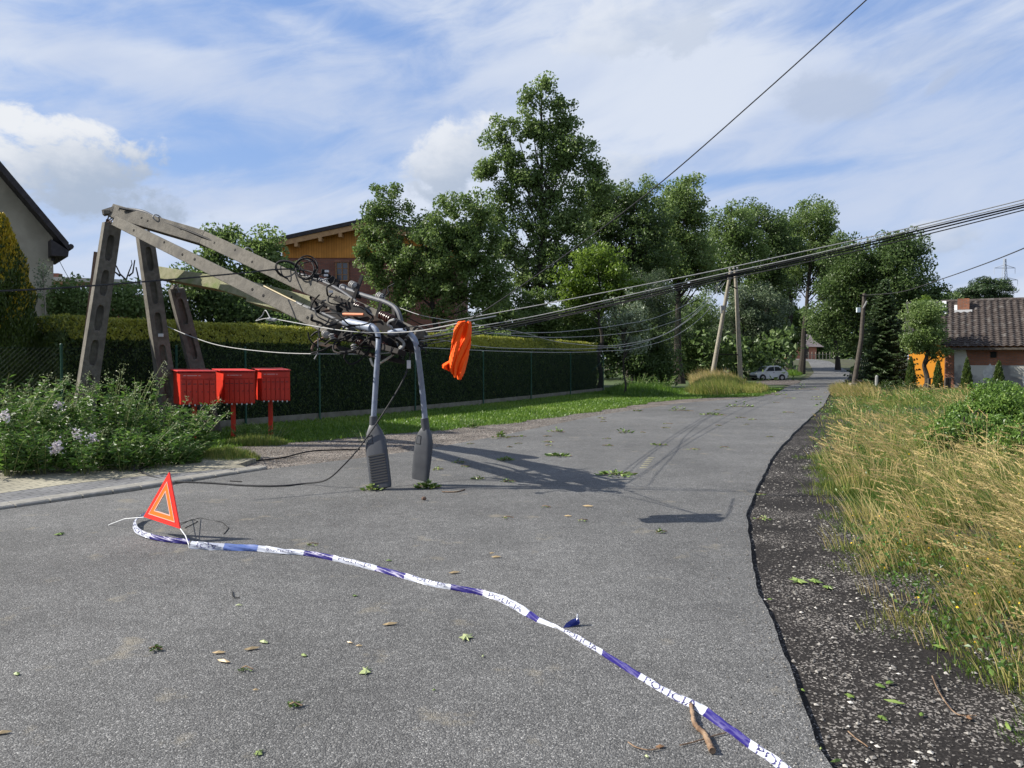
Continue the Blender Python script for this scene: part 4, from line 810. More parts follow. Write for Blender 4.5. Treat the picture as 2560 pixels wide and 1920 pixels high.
# conduits strapped along the top of the beam
def line(pxs, r, m, name, parent, n=6, sides=8, sm=True):
    mb = MB(); pts = [P(*p) for p in pxs]; mb.tube(smooth_path(pts, n) if sm else pts, r, sides); return mb.build(name, m, parent, smooth=True)
line([(318, 523, 13.9), (360, 530, 13.7), (420, 560, 13.3), (560, 617, 12.6), (700, 672, 11.7), (760, 690, 11.3), (812, 703, 10.9), (905, 737, 10.2), (965, 756, 9.8), (993, 776, 9.6), (1006, 815, 9.5)], .030, M['conduit'], 'conduit', fallen)
line([(300, 520, 13.8), (370, 536, 13.6), (470, 583, 13.0), (600, 640, 12.2), (720, 683, 11.5)], .024, M['cable'], 'cable', fallen)
line([(340, 533, 13.7), (470, 577, 12.95), (620, 640, 12.0), (800, 708, 10.8)], .018, M['dark'], 'cable', fallen)
line([(800, 700, 10.8), (850, 725, 10.4), (905, 765, 10.0), (945, 805, 9.7)], .020, M['conduit'], 'cable', fallen)
for u, v, Y in ((393, 545, 13.4), (622, 628, 12.2), (560, 612, 12.5), (820, 707, 10.8), (860, 722, 10.5)):
    mb = MB(); c = P(u, v, Y); ax = (A2-A1).normalized(); e1 = UPv; e2 = ax.cross(e1).normalized(); mb.tube([c+e1*.052*cos(t)+e2*.075*sin(t) for t in np.linspace(0, 2*pi, 15)], .012, 5, cap=False); mb.build('strap', M['alum'], fallen)
# coils of spare cable
def coil(cu, cv, Y, ru, rv, n, r, tilt=0, dy=.12):
    mb = MB(); 
    for k in range(n):
        a = ru*random.uniform(.88, 1.08); c = rv*random.uniform(.85, 1.08); ph = random.uniform(0, 6); pts = []
        du, dv = random.uniform(-5, 5), random.uniform(-4, 4)
        for i in range(33):
            t = 2*pi*i/32; x, y = a*cos(t), c*sin(t); pts.append(P(cu+du+x*cos(tilt)-y*sin(tilt), cv+dv+x*sin(tilt)+y*cos(tilt), Y+dy*sin(t+ph)-.25))
        mb.tube(pts, r, 6, cap=False)
    mb.build('cable_coil', M['dark'], fallen, smooth=True)
coil(722, 680, 11.4, 36, 22, 3, .0105, .45); coil(766, 672, 11.1, 26, 28, 3, .0105, .2)
line([(700, 700, 11.2), (740, 708, 11.1), (775, 698, 11), (790, 672, 11)], .013, M['dark'], 'cable', fallen)
def insulator(c, ax, s, m, parent, n=3):
    mb = MB(); prof = [(0, .3)]; 
    for i in range(n): b_ = .1+.8*i/n; w = .8/n; prof += [(b_, .45), (b_+w*.25, 1), (b_+w*.55, 1), (b_+w*.8, .5)]
    prof += [(.97, .45), (1, .25)]
    c = Vector(c); ax = Vector(ax).normalized(); mb.lathe(c-ax*s*.75, c+ax*s*.75, [(t, r*s*.62) for t, r in prof], 12); o = mb.build('insulator', m, parent, smooth=True)
    return o
ba = (A2-A1).normalized()
for u, v, Y, m_, s in ((883, 713, 10.3, 'porc', .085), (951, 742, 9.95, 'porc', .085), (898, 768, 9.9, 'brown', .10), (974, 797, 9.5, 'brown', .105), (960, 790, 9.6, 'brown', .09), (1030, 858, 9.35, 'brown', .08)): insulator(P(u, v, Y), ba, s, M[m_], fallen)
for a_, c_, w_, t_ in ((P(838, 745, 10.2), P(1030, 842, 9.5), .07, .05), (P(770, 700, 10.9), P(900, 742, 10.2), .05, .06), (P(785, 745, 10.7), P(905, 800, 9.9), .06, .06)): mb = MB(); mb.bar(a_, c_, w_, t_, side=UPv); mb.build('crossarm', M['steel'], fallen, bevel=.004)
mb = MB(); mb.bar(P(905, 690, 10.4), P(880, 760, 10.1), .04, .04); mb.bar(P(962, 725, 10.0), P(940, 800, 9.7), .04, .04); mb.bar(P(845, 700, 10.6), P(800, 790, 10.4), .06, .05); mb.bar(P(980, 800, 9.4), P(1030, 880, 9.3), .05, .05); mb.build('bracket', M['steel'], fallen)
mb = MB()
for u, v, Y, s in ((812, 680, 10.7, .09), (820, 690, 10.7, .07), (830, 700, 10.6, .10), (790, 690, 10.8, .08), (1000, 815, 9.4, .12), (1015, 838, 9.35, .10), (760, 700, 11, .07)):
    mb.box(P(u, v, Y), (s, s*.7, s*.8), Matrix.Rotation(random.uniform(-.7, .7), 3, 'Y'))
mb.build('junction_box', M['dark'], fallen, bevel=.01)
mb = MB(); 
for u, v, Y in ((817, 678, 10.6), (815, 688, 10.58), (827, 729, 10.3)): mb.box(P(u, v, Y), (.055, .02, .03))
mb.build('plate', M['whitesmall'], fallen)
random.seed(21)
def tangle(n, box, Yr, parent, ms, r=(.006, .012), L=60, down=.3):
    for i in range(n):
        u, v = random.uniform(box[0], box[2]), random.uniform(box[1], box[3]); Y = random.uniform(*Yr); pts = [(u, v, Y)]; a = random.uniform(0, 6)
        for k in range(5):
            a += random.uniform(-1.1, 1.1); u += cos(a)*L*.35; v += sin(a)*L*.22+down*4; Y += random.uniform(-.1, .1); u = min(max(u, box[0]-20), box[2]+25); v = min(v, box[3]+22); pts.append((u, v, Y))
        line(pts, random.uniform(*r), M[random.choice(ms)], 'loose_cable', parent, 5, 6)
tangle(9, (770, 680, 1000, 800), (9.7, 10.6), fallen, ['dark', 'dark', 'cable', 'steel'])

lower = thing('fallen_pole_beam', 'lower fallen concrete beam running from the left leg to the wire tangle by the lamps', 'fallen pole', P(640, 720, 11.8), 'fallen concrete beams')
B0_, B1_ = P(296, 556, 13.9), P(835, 824, 9.9); B2_ = P(1005, 882, 9.0)
mb = MB(); mb.bar(B0_, B1_, .18, .20, side=UPv, w2=.19, t2=.2); mb.build('concrete_beam', M['concrete'], lower, bevel=.012)
mb = MB(); mb.bar(B1_-Vector((0, -.1, .05)), B2_, .10, .12, side=UPv, w2=.06); mb.bar(P(860, 760, 10.0), P(1050, 870, 9.3), .12, .10, side=UPv); mb.bar(P(800, 860, 10.0), P(1010, 905, 9.3), .05, .05, side=UPv); mb.bar(P(975, 830, 9.2), P(1050, 880, 9.2), .09, .09, side=UPv)
mb.build('crossarm', M['steel'], lower, bevel=.004)
holes(lower, B0_, B1_, [(.13, 0), (.40, 0), (.46, .02), (.72, 0), (.765, -.01), (.93, -.01), (.965, -.02), (.3, .05)], .104)
line([(655, 725, 11.6), (700, 738, 11.3), (760, 764, 10.8), (820, 789, 10.2), (860, 810, 9.9), (890, 828, 9.7)], .020, M['conduit'], 'cable', lower)
line([(660, 715, 11.5), (720, 745, 11.1), (775, 772, 10.7), (790, 785, 10.4)], .013, mat('yellow_cable', (.28, .20, .07), (.32, .25, .11), .5, 9), 'yellow_cable', lower)
line([(745, 758, 10.9), (800, 790, 10.4), (850, 815, 10), (884, 826, 9.8)], .013, M['alum'], 'pale_cable', lower)
insulator(P(815, 836, 9.8), ba, .075, M['porc'], lower); insulator(P(836, 843, 9.7), ba, .06, M['brown'], lower); insulator(P(900, 856, 9.4), ba, .07, M['brown'], lower); insulator(P(962, 866, 9.3), ba, .08, M['brown'], lower)
line([(858, 786, 9.8), (909, 787, 9.7)], .022, M['copper'], 'copper_tube', lower, sm=False)
tangle(20, (800, 790, 1040, 862), (9.0, 10.1), lower, ['dark', 'dark', 'dark', 'steel', 'rebar', 'cable'], r=(.007, .016), L=70)
tangle(9, (900, 830, 1050, 872), (9.0, 9.6), lower, ['dark', 'alum', 'dark'], r=(.009, .018), L=45)
for a_, c_, w_ in (((800, 770, 10.4), (960, 850, 9.7), .07), ((880, 800, 10), (1040, 835, 9.5), .08), ((830, 838, 9.9), (1000, 868, 9.4), .09), ((930, 842, 9.5), (1045, 868, 9.3), .11), ((780, 740, 10.9), (800, 800, 10.6), .07), ((865, 772, 10.2), (880, 850, 10), .05), ((985, 770, 9.7), (1000, 872, 9.4), .05)):
    mb = MB(); mb.bar(P(*a_), P(*c_), w_, .05, side=UPv); mb.build('steel_bracket', M['steel'], lower, bevel=.004)
for u, v, Y, s_ in ((870, 838, 9.6, .10), (905, 850, 9.5, .12), (1010, 850, 9.3, .11), (975, 855, 9.3, .09), (800, 775, 10.4, .12), (850, 770, 10.2, .10)):
    mb = MB(); mb.box(P(u, v, Y), (s_, s_*.7, s_*.9), Matrix.Rotation(random.uniform(-.7, .7), 3, 'Y')); mb.build('wire_clamp', M['dark'], lower, bevel=.008)
for u, v, Y in ((830, 842, 9.5), (1005, 872, 9.2), (885, 868, 9.3)): insulator(P(u, v, Y), (.3, .1, -1), .06, M['porc'], lower)
line([(860, 895, 9.4), (868, 880, 9.4), (905, 870, 9.4), (960, 872, 9.4), (1040, 880, 9.3)], .012, M['dark'], 'loose_cable', lower); line([(860, 895, 9.4), (875, 910, 9.4), (900, 900, 9.4), (925, 872, 9.4)], .011, M['dark'], 'loose_cable', lower)
line([(925, 895, 9.3), (935, 915, 9.3), (955, 905, 9.3), (985, 885, 9.3), (1010, 865, 9.3)], .014, mat('pale_cable_sheath', (.36, .33, .27), (.42, .4, .34), .5, 9), 'loose_cable', lower)
line([(978, 835, 9.1), (1000, 848, 9.1), (1010, 862, 9.1), (995, 878, 9.1)], .017, M['alum'], 'loose_cable', lower)
line([(770, 830, 9.8), (775, 850, 9.8), (795, 870, 9.8), (790, 885, 9.8)], .010, M['dark'], 'loose_cable', lower); line([(795, 845, 9.8), (794, 880, 9.8), (786, 898, 9.8)], .008, M['alum'], 'loose_cable', lower)

mossy = thing('fallen_pole_beam', 'mossy greenish concrete beam lying behind the other two, snapped in the middle', 'fallen pole', P(600, 720, 13), 'fallen concrete beams')
mb = MB(); mb.bar(P(402, 684, 15.3), P(560, 712, 14.2), .24, .2, side=UPv); mb.bar(P(560, 712, 14.2), P(648, 738, 13.4), .24, .2, side=UPv); mb.bar(P(640, 736, 13.4), P(792, 775, 12.4), .36, .3, side=UPv, w2=.34)
mb.build('concrete_beam', M['moss'], mossy, bevel=.012)
mb = MB(); mb.bar(P(792, 775, 12.4), P(838, 785, 12.1), .34, .28, side=UPv); rough_end(mb, P(795, 775, 12.4), None, .14, 10); mb.build('broken_end', M['concrete'], mossy)
holes(mossy, P(640, 736, 13.4), P(792, 775, 12.4), [(.25, .04), (.50, .03), (.58, .03), (.7, .08)], .151, .024)

# ------------------------------------------------------------------ hanging street lamps
def street_lamp(label, arm, armr, collar, head, wid, dep, Y, ribs, twist):
    root = thing('street_lamp', label, 'street lamp', P(*arm[0]), 'street lamps hanging from the fallen pole')
    mb = MB(); mb.tube(smooth_path([P(*p) for p in arm], 8), armr, 14); mb.build('arm', M['pipe'], root, smooth=True)
    c0, c1 = P(*collar[0]), P(*collar[1]); mb = MB(); mb.tube([c0, c1], armr*1.42, 14); mb.build('collar', M['lamp'], root, smooth=True, bevel=.004)
    h0, h1 = P(*head[0]), P(*head[1]); ax = (h1-h0).normalized(); W = Vector((cos(twist), sin(twist), 0)); W = (W-ax*W.dot(ax)).normalized(); Nn = ax.cross(W); Lh = (h1-h0).length
    if Nn.y > 0: Nn = -Nn
    prof = [(0, .34, .6), (.04, .46, .8), (.12, .70, .95), (.24, .92, 1), (.38, .98, 1), (.6, 1, .85), (.96, 1, .6), (1, .95, .5)]; mb = MB(); rings = []
    for t, w, d in prof:
        q = h0+ax*Lh*t; hw = wid/2*w; dd = dep/2*d; ring = []
        for k in range(16):
            th = 2*pi*k/16; cx, cz = cos(th), sin(th); e = .55; ring.append(q+W*hw*math.copysign(abs(cx)**e, cx)+Nn*dd*math.copysign(abs(cz)**e, cz))
        rings.append(ring)
    vs = [p for r in rings for p in r]; n = len(rings); mb.add(vs, [(i*16+j, i*16+(j+1)%16, (i+1)*16+(j+1)%16, (i+1)*16+j) for i in range(n-1) for j in range(16)]+[tuple(range(16)), tuple((n-1)*16+j for j in range(16))])
    hd = mb.build('lamp_head', M['lamp'], root, smooth=True)
    def dep_at(t): return float(np.interp(t, [p[0] for p in prof], [p[2] for p in prof]))*dep/2
    if ribs:
        mb = MB()
        for i in range(11):
            t = .50+.45*i/11; q = h0+ax*Lh*t+Nn*(dep_at(t)*1.0); mb.box((0, 0, 0), (1, 1, 1)) if False else None
            a = q-W*wid*.36+Nn*.001; c = q+W*wid*.42+Nn*.001; mb.bar(a, c, .017, .008, side=ax)
        mb.build('cooling_ribs', M['lampdark'], root)
    q = h0+ax*Lh*.72-Nn*(dep_at(.72)+.002); mb = MB(); mb.bar(q-ax*Lh*.2, q+ax*Lh*.2, wid*.8, .01, side=W); mb.build('lamp_glass', M['lampglass'], root)
    mb = MB(); q = h0+ax*Lh*.24+Nn*(dep_at(.24)+.003)-W*wid*.2; 
    pts = [q+ax*a+W*b_ for a, b_ in ((-.05, -.04), (-.05, .03), (.05, .035), (.05, -.04))]; mb.tube(pts+[pts[0]], .003, 4); mb.build('latch', M['lampdark'], root)
    return root
street_lamp('left street lamp hanging head down with ribbed housing touching the asphalt', [(930, 815, 9.3), (941, 826, 9.26), (946, 845, 9.24), (945, 880, 9.2), (940, 950, 9.2), (934, 1046, 9.2)], .033, [(934, 1040, 9.2), (933, 1068, 9.2)], [(934, 1060, 9.2), (953, 1221, 8.98)], .262, .11, 9.2, True, -.2)
street_lamp('right street lamp hanging just above the asphalt with its head turned edgewise', [(972, 834, 9.1), (990, 829, 9.08), (1012, 829, 9.05), (1030, 840, 9.03), (1041, 862, 9.02), (1047, 905, 9.1), (1055, 970, 9.25), (1063, 1050, 9.3)], .034, [(1061, 1045, 9.3), (1065, 1076, 9.3)], [(1064, 1068, 9.3), (1050, 1200, 9.32)], .25, .10, 9.3, False, -.55)
t = thing('steel_pipe', 'pale galvanised pipe stub among the wires above the left hanging lamp', 'pipe', P(890, 812, 9.6)); line([(864, 805, 9.8), (900, 813, 9.5), (930, 820, 9.3)], .055, M['pipe'], 'pipe', t, sm=False, sides=14)

# ------------------------------------------------------------------ wires
def wire(name, label, pxs, r, m, cat='cable', group=None, n=8):
    mb = MB(); pts = smooth_path([P(*p) if len(p) == 3 else p[0] for p in pxs], n); mb.tube(pts, r, 6)
    o = mb.build(name, M[m], None, smooth=True, origin=pts[0]); return tag(o, label, cat, group)
G1 = 'overhead wires sagging from the fallen pole to the upper right'
wire('overhead_wire', 'topmost separate wire of the bundle sweeping up to the right edge', [(1040, 817, 9.4), (1120, 804, 9.3), (1270, 777, 9.1), (1440, 745, 8.9), (1760, 682, 8.6), (1956, 640, 8.4), (2250, 575, 8.2), (2600, 489, 8)], .006, 'alum', 'wire', G1)
wire('overhead_wire', 'pale wire running just above the thick black strand of the bundle', [(1040, 832, 9.4), (1178, 818, 9.2), (1340, 790, 9.1), (1496, 755, 8.9), (1760, 695, 8.6), (2032, 636, 8.3), (2300, 570, 8.1), (2600, 497, 7.9)], .006, 'alum', 'wire', G1)
wire('overhead_cable', 'thick black insulated strand of the bundle rising to the right edge', [(1040, 850, 9.3), (1178, 826, 9.15), (1340, 797, 9.0), (1496, 762, 8.8), (1760, 701, 8.5), (2032, 641, 8.2), (2300, 575, 8.0), (2600, 503, 7.8)], .0095, 'dark', 'cable', G1)
wire('overhead_cable', 'second black strand twisting along the underside of the bundle', [(1045, 858, 9.25), (1178, 834, 9.1), (1340, 802, 8.95), (1496, 769, 8.75), (1760, 706, 8.5), (2032, 646, 8.2), (2300, 582, 8.0), (2600, 508, 7.8)], .008, 'dark', 'cable', G1)
wire('overhead_wire', 'lowest wire of the bundle ending furthest below the rest at the right edge', [(1050, 864, 9.2), (1178, 840, 9.1), (1400, 793, 8.9), (1760, 711, 8.5), (2032, 652, 8.2), (2300, 590, 8.0), (2600, 515, 7.8)], .0065, 'cable', 'wire', G1)
wire('overhead_wire', 'thin straight wire climbing steeply from the orange vest to the top edge', [(1060, 846, 9.3), (1165, 804, 7.45), (1366, 671, 7.0), (1623, 480, 6.6), (1900, 240, 6.2), (2190, -22, 5.8)], .005, 'cable', 'wire')
wire('overhead_cable', 'twisted wire coming in from the left picture edge across the concrete legs', [(-30, 729, 8.5), (150, 720, 8.9), (400, 701, 9.6), (600, 683, 10.3), (700, 673, 10.9), (760, 676, 11.1), (812, 690, 10.9)], .011, 'cable', 'cable')
wire('guy_wire', 'pale wire looping from a clamp on the lower beam past both lamps to the vest', [(640, 802, 10.3), (668, 796, 10.1), (700, 800, 10), (800, 818, 9.5), (880, 829, 9.1), (960, 832, 9.0), (1040, 828, 8.6), (1110, 816, 7.9), (1165, 804, 7.5), (1240, 790, 8.6)], .0065, 'alum', 'wire')
wire('guy_wire', 'short pale wire loop ending in a clamp left of the lower fallen beam', [(640, 802, 10.3), (655, 790, 10.35), (664, 776, 10.3), (676, 796, 10.2)], .007, 'alum', 'wire')
mb = MB(); mb.bar(P(668, 797, 10.05), P(690, 800, 10.0), .05, .03); tag(mb.build('wire_clamp', M['alum'], origin=P(680, 798, 10), bevel=.004), 'small metal clamp on the pale wire left of the lower beam', 'clamp')
wire('overhead_wire', 'pale wire hanging across the fence from the middle leg to the tangle', [(415, 815, 14.9), (480, 842, 14), (560, 866, 13), (700, 882, 12), (860, 885, 11), (950, 884, 10.3), (1010, 876, 9.8)], .008, 'alum', 'wire')
G2 = 'slack wires hanging between the tangle and the far pole pair'
far = [((1050, 852, 9.3), (1100, 850, 11), (1220, 868, 15), (1350, 872, 22), (1480, 871, 26), (1600, 858, 32), (1700, 815, 42), (1770, 755, 55), (1805, 700, 65)),
       ((1040, 868, 9.3), (1120, 872, 12), (1250, 878, 16), (1400, 881, 24), (1500, 878, 26), (1600, 868, 32), (1700, 833, 42), (1770, 775, 55), (1812, 706, 65)),
       ((1060, 842, 9.3), (1180, 828, 13), (1300, 840, 18), (1420, 843, 26), (1550, 834, 29), (1650, 815, 34), (1740, 775, 50), (1804, 702, 65)),
       ((1060, 840, 9.3), (1200, 834, 13), (1320, 832, 19), (1420, 828, 26), (1550, 812, 29), (1650, 790, 34), (1740, 748, 52), (1803, 704, 65)),
       ((1000, 770, 9.8), (1060, 790, 12), (1150, 805, 15), (1300, 830, 20), (1420, 858, 26), (1560, 861, 31), (1680, 826, 40), (1760, 762, 55), (1808, 708, 65))]
for i, (q, lb) in enumerate(zip(far, ['slack far wire dipping in front of the hedge top', 'lowest slack wire dipping over the green fence posts', 'slack wire passing level just above the hedge top', 'highest slack wire passing over the bushes behind the hedge', 'slack wire starting high on the fallen beam insulators'])):
    q = [p if j == 0 else (p[0], p[1], max(9.4, 4.29/(.343-(p[0]-1280)/1930))) for j, p in enumerate(q)]
    mb = MB(); pts = smooth_path([P(*p) for p in q], 6); mb.tube(pts, [.00022*max(p.y, 7)+.0022 for p in pts], 5); tag(mb.build('slack_wire', M['alum'], None, True, origin=pts[0]), lb, 'wire', G2)
def gp(u, v, dz=.045): return G(u, v, dz)
gl = [P(1026, 876, 9.2), P(1022, 910, 9.18), P(1005, 955, 9.15), P(960, 1030, 9.1), P(905, 1110, 9.1), P(860, 1162, 9.15), P(815, 1200, 9.2), gp(760, 1218), gp(700, 1224), gp(620, 1223), gp(520, 1216), gp(430, 1212), gp(375, 1204, .08), gp(345, 1192, .09), P(335, 1176, 10.2), P(338, 1160, 10.4), P(345, 1150, 10.6)]
mb = MB(); mb.tube(smooth_path(gl, 6), .010, 6); tag(mb.build('loose_cable', M['cable'], None, True, origin=gl[7]), 'dark cable hanging between the lamps, then curving left over the asphalt to the kerb', 'cable')
mb = MB(); mb.tube(smooth_path([gp(345, 1192, .09), gp(375, 1178, .09), gp(405, 1162, .09), gp(470, 1157, .06), gp(560, 1158, .03)], 5), .009, 6); tag(mb.build('loose_cable', M['dark'], None, True, origin=gp(405, 1162)), 'dark cable crossing the yellow pavers behind the warning triangle', 'cable')
mb = MB(); mb.tube(smooth_path([gp(505, 1164, .03), gp(600, 1160, .03), gp(700, 1150, .03), gp(770, 1135, .04), gp(830, 1131, .04), gp(900, 1128, .03)], 5), .012, 6); tag(mb.build('loose_cable', M['dark'], None, True, origin=gp(700, 1150)), 'black cable lying on the brown gravel behind the left lamp', 'cable')
mb = MB(); c = P(1022, 911, 9.15); mb.lathe(c+Vector((0, -.004, 0)), c+Vector((0, .004, 0)), [(0, .03), (1, .03)], 4); mb = MB(); mb.box(c, (.048, .006, .098)); tag(mb.build('tag', M['whitesmall'], None, origin=c, bevel=.012), 'white label tag hanging on the dark cable between the two lamps', 'tag')

# ------------------------------------------------------------------ orange vest
def vestmesh():
    mb = MB(); Y = 7.45
    def sheet(cols, y0, thick, ph):
        # cols: rows of (v, uL, uR); folds run down the cloth
        n = 15; rows = []
        for i, (v, a, c) in enumerate(cols):
            r = []
            for j in range(n):
                t = j/(n-1); u = a+(c-a)*t; dy = thick*(.5+.5*cos(2*pi*t))*-.25+.030*sin(t*9+ph+i*.35)+.018*sin(t*23+i*.9+ph)-thick*sin(pi*t)*.55
                r.append(P(u, v, Y+y0+dy+(u-1152)*.0042))
            rows.append(r)
        vs = [p for r in rows for p in r]; fs = [(i*n+j, i*n+j+1, (i+1)*n+j+1, (i+1)*n+j) for i in range(len(rows)-1) for j in range(n-1)]; mb.add(vs, fs)
    def dens(c, k=4):
        o = []
        for i in range(len(c)-1):
            for q in range(k): t = q/k; o.append(tuple(c[i][x]+(c[i+1][x]-c[i][x])*t for x in range(3)))
        return o+[c[-1]]
    sheet(dens([(804, 1150, 1160), (808, 1144, 1163), (818, 1139, 1156), (830, 1134, 1155), (850, 1131, 1151), (880, 1126, 1146), (905, 1124, 1142), (922, 1124, 1140), (935, 1131, 1140), (944, 1137, 1140)]), 0, .10, 0)
    sheet(dens([(803, 1153, 1172), (808, 1154, 1177), (820, 1156, 1178), (845, 1152, 1178), (868, 1145, 1175), (888, 1141, 1171), (905, 1138, 1167), (925, 1139, 1162), (940, 1142, 1158), (949, 1146, 1151)]), .05, .13, 2.1)
    sheet(dens([(900, 1128, 1140), (914, 1104, 1132), (920, 1108, 1132), (928, 1122, 1134)]), .03, .03, 1)
    sheet(dens([(803, 1146, 1176), (812, 1142, 1176), (840, 1136, 1175), (880, 1128, 1170), (920, 1128, 1160)]), .16, .02, 4)
    return mb
o = vestmesh().build('orange_vest', M['vest'], None, True, origin=P(1152, 804, 7.45)); 
sm = o.modifiers.new('sub', 'SUBSURF'); sm.levels = 1; sm.render_levels = 1; so = o.modifiers.new('sol', 'SOLIDIFY'); so.thickness = .006
tag(o, 'crumpled bright orange safety vest draped over the wires as a marker', 'vest')

# ------------------------------------------------------------------ red mailboxes
def mailbox(label, ul, um, ur, vt, vb, upost, vpost, Y):
    # um: front-left corner; ul: back-left corner of lid; ur: right edge
    base = G(upost, vpost); root = thing('mailbox', label, 'mailbox', base, 'red community mailboxes'); Yf = base.y-.28
    fl = P(um, vt, Yf); fr = P(ur, vt, Yf); fb = P(um, vb, Yf).z; wdt = fr.x-fl.x; hgt = fl.z-fb; ang = .05
    dp = .50; bl = Vector((P(ul, vt, Yf+dp).x, Yf+dp, fl.z)); dv = Vector((bl.x-fl.x, dp, 0)); W = Vector((1, ang, 0))*wdt
    mb = MB(); A = fl-Vector((0, 0, hgt)); q = [A, A+W, A+W+dv, A+dv]; top = [A+Vector((0, 0, hgt)), A+W+Vector((0, 0, hgt)), A+W+dv+Vector((0, 0, hgt+.02)), A+dv+Vector((0, 0, hgt+.02))]
    mb.add(q+top, [(3, 2, 1, 0), (4, 5, 6, 7), (0, 1, 5, 4), (1, 2, 6, 5), (2, 3, 7, 6), (3, 0, 4, 7)]); body = mb.build('body', M['red'], root, bevel=.006)
    Wn = W.normalized(); up = Vector((0, 0, 1)); nf = Vector((Wn.y, -Wn.x, 0))
    n = 6; cell = wdt*.96/n
    for i in range(n):
        c = A+Wn*(wdt*.02+cell*(i+.5))+up*hgt*.40+nf*.010; mb = MB(); mb.bar(c-up*hgt*.36, c+up*hgt*.36, cell-.014, .018, side=Wn); d = mb.build('door', M['red'], root, bevel=.003)
        mb = MB(); mb.bar(c-up*hgt*.44+nf*.012, c-up*hgt*.385+nf*.012, .022, .014, side=Wn); mb.build('latch', M['whitesmall'], d); mb = MB(); q_ = c+up*hgt*.24+nf*.010; mb.bar(q_-Wn*cell*.30, q_+Wn*cell*.30, .012, .006, side=up); mb.build('slot', M['lampdark'], d); mb = MB(); mb.tube([c+nf*.008+Wn*cell*.25, c+nf*.016+Wn*cell*.25], .010, 8); mb.build('lock', M['lampdark'], d)
    mb = MB(); c = A+Wn*wdt*.5+up*hgt*.885+nf*.012; mb.bar(c-Wn*wdt*.49, c+Wn*wdt*.49, hgt*.17, .02, side=up); mb.build('slot_panel', M['red'], root, bevel=.004)
    mb = MB(); 
    for a0, a1 in ((.10, .18), (.21, .48), (.52, .58)): cc = A+up*hgt*.90+nf*.024; mb.bar(cc+Wn*wdt*a0, cc+Wn*wdt*a1, .014, .004, side=up)
    mb.build('faded_lettering', flat('faded_white_paint', (.62, .32, .30), .5), root)
    mb = MB(); t0 = A+up*(hgt+.012)+nf*.05-Wn*.03; mb.add([t0, t0+W*1.0+Wn*.06, t0+W+Wn*.06+dv*1.12+up*.03, t0+dv*1.12+up*.03]+[p+up*.018 for p in (t0, t0+W+Wn*.06, t0+W+Wn*.06+dv*1.12+up*.03, t0+dv*1.12+up*.03)], [(3, 2, 1, 0), (4, 5, 6, 7), (0, 1, 5, 4), (1, 2, 6, 5), (2, 3, 7, 6), (3, 0, 4, 7)]); mb.build('lid', M['redlid'], root, bevel=.004)
    mb = MB(); mb.bar(base-up*.05, Vector((base.x, base.y, fb-.0)), .075, .075); mb.build('post', M['red'], root, bevel=.006)
mailbox('leftmost red mailbox, its lower left corner hidden by weeds', 433, 450, 539, 931, 1012, 487, 1102, None)
mailbox('middle red mailbox of the row of three', 538, 560, 636, 930, 1009, 584, 1096, None)
mailbox('rightmost red mailbox of the row of three', 636, 653, 724, 928, 1002, 677, 1093, None)

# ------------------------------------------------------------------ warning triangle
tl, tr_, ta = P(360, 1292, 6.72), P(451, 1322, 6.38), P(424, 1180, 6.55)
root = thing('warning_triangle', 'red and orange reflective warning triangle standing on thin white rods', 'warning triangle', G(430, 1370))
cen = (tl+tr_+ta)/3; nrm = (tr_-tl).cross(ta-tl).normalized(); 
if nrm.y > 0: nrm = -nrm
def tri(k, ctr=cen): return [ctr+(p-ctr)*k for p in (tl, tr_, ta)]
def ring(mb, ko, ki, th, zo):
    a = [p+nrm*(zo-th) for p in tri(ko)]; b_ = [p+nrm*(zo-th) for p in tri(ki)]; c = [p+nrm*zo for p in tri(ko)]; d = [p+nrm*zo for p in tri(ki)]
    mb.add(a+b_+c+d, [(6+i, 6+(i+1)%3, 9+(i+1)%3, 9+i) for i in range(3)]+[(i, 3+i, 3+(i+1)%3, (i+1)%3) for i in range(3)]+[(i, (i+1)%3, 6+(i+1)%3, 6+i) for i in range(3)]+[(3+i, 9+i, 9+(i+1)%3, 3+(i+1)%3) for i in range(3)])
mb = MB(); ring(mb, 1.0, .70, .012, .006); mb.build('red_frame', M['trired'], root, bevel=.002)
mb = MB(); ring(mb, .72, .43, .008, .0095); mb.build('orange_panel', M['triorange'], root)
for ko, ki in ((.725, .69), (.455, .41)):
    mb = MB(); ring(mb, ko, ki, .009, .0115); mb.build('pale_edge', M['triedge'], root)
def rodp(pxs, Yg): 
    mb = MB(); mb.tube([P(*p) for p in pxs], .0042, 6); mb.build('rod', M['rod'], root)
g1 = G(256, 1322); rodp([(360, 1293, 6.72), (312, 1297, 6.9), (275, 1311, 7.05), (258, 1321, 7.07)], 0)
rodp([(451, 1322, 6.38), (464, 1340, 6.3), (472, 1362, 6.2), (477, 1387, 6.17)], 0)
gA = G(570, 1333); mb = MB(); mb.tube([P(444, 1310, 6.45), G(500, 1305, .04), G(556, 1315, .036), G(572, 1330, .036), G(560, 1345, .036)], .003, 5); mb.tube([P(444, 1316, 6.43), G(480, 1308, .036), G(495, 1313, .036), G(462, 1330, .036)], .003, 5); mb.build('back_rod', M['dark'], root)

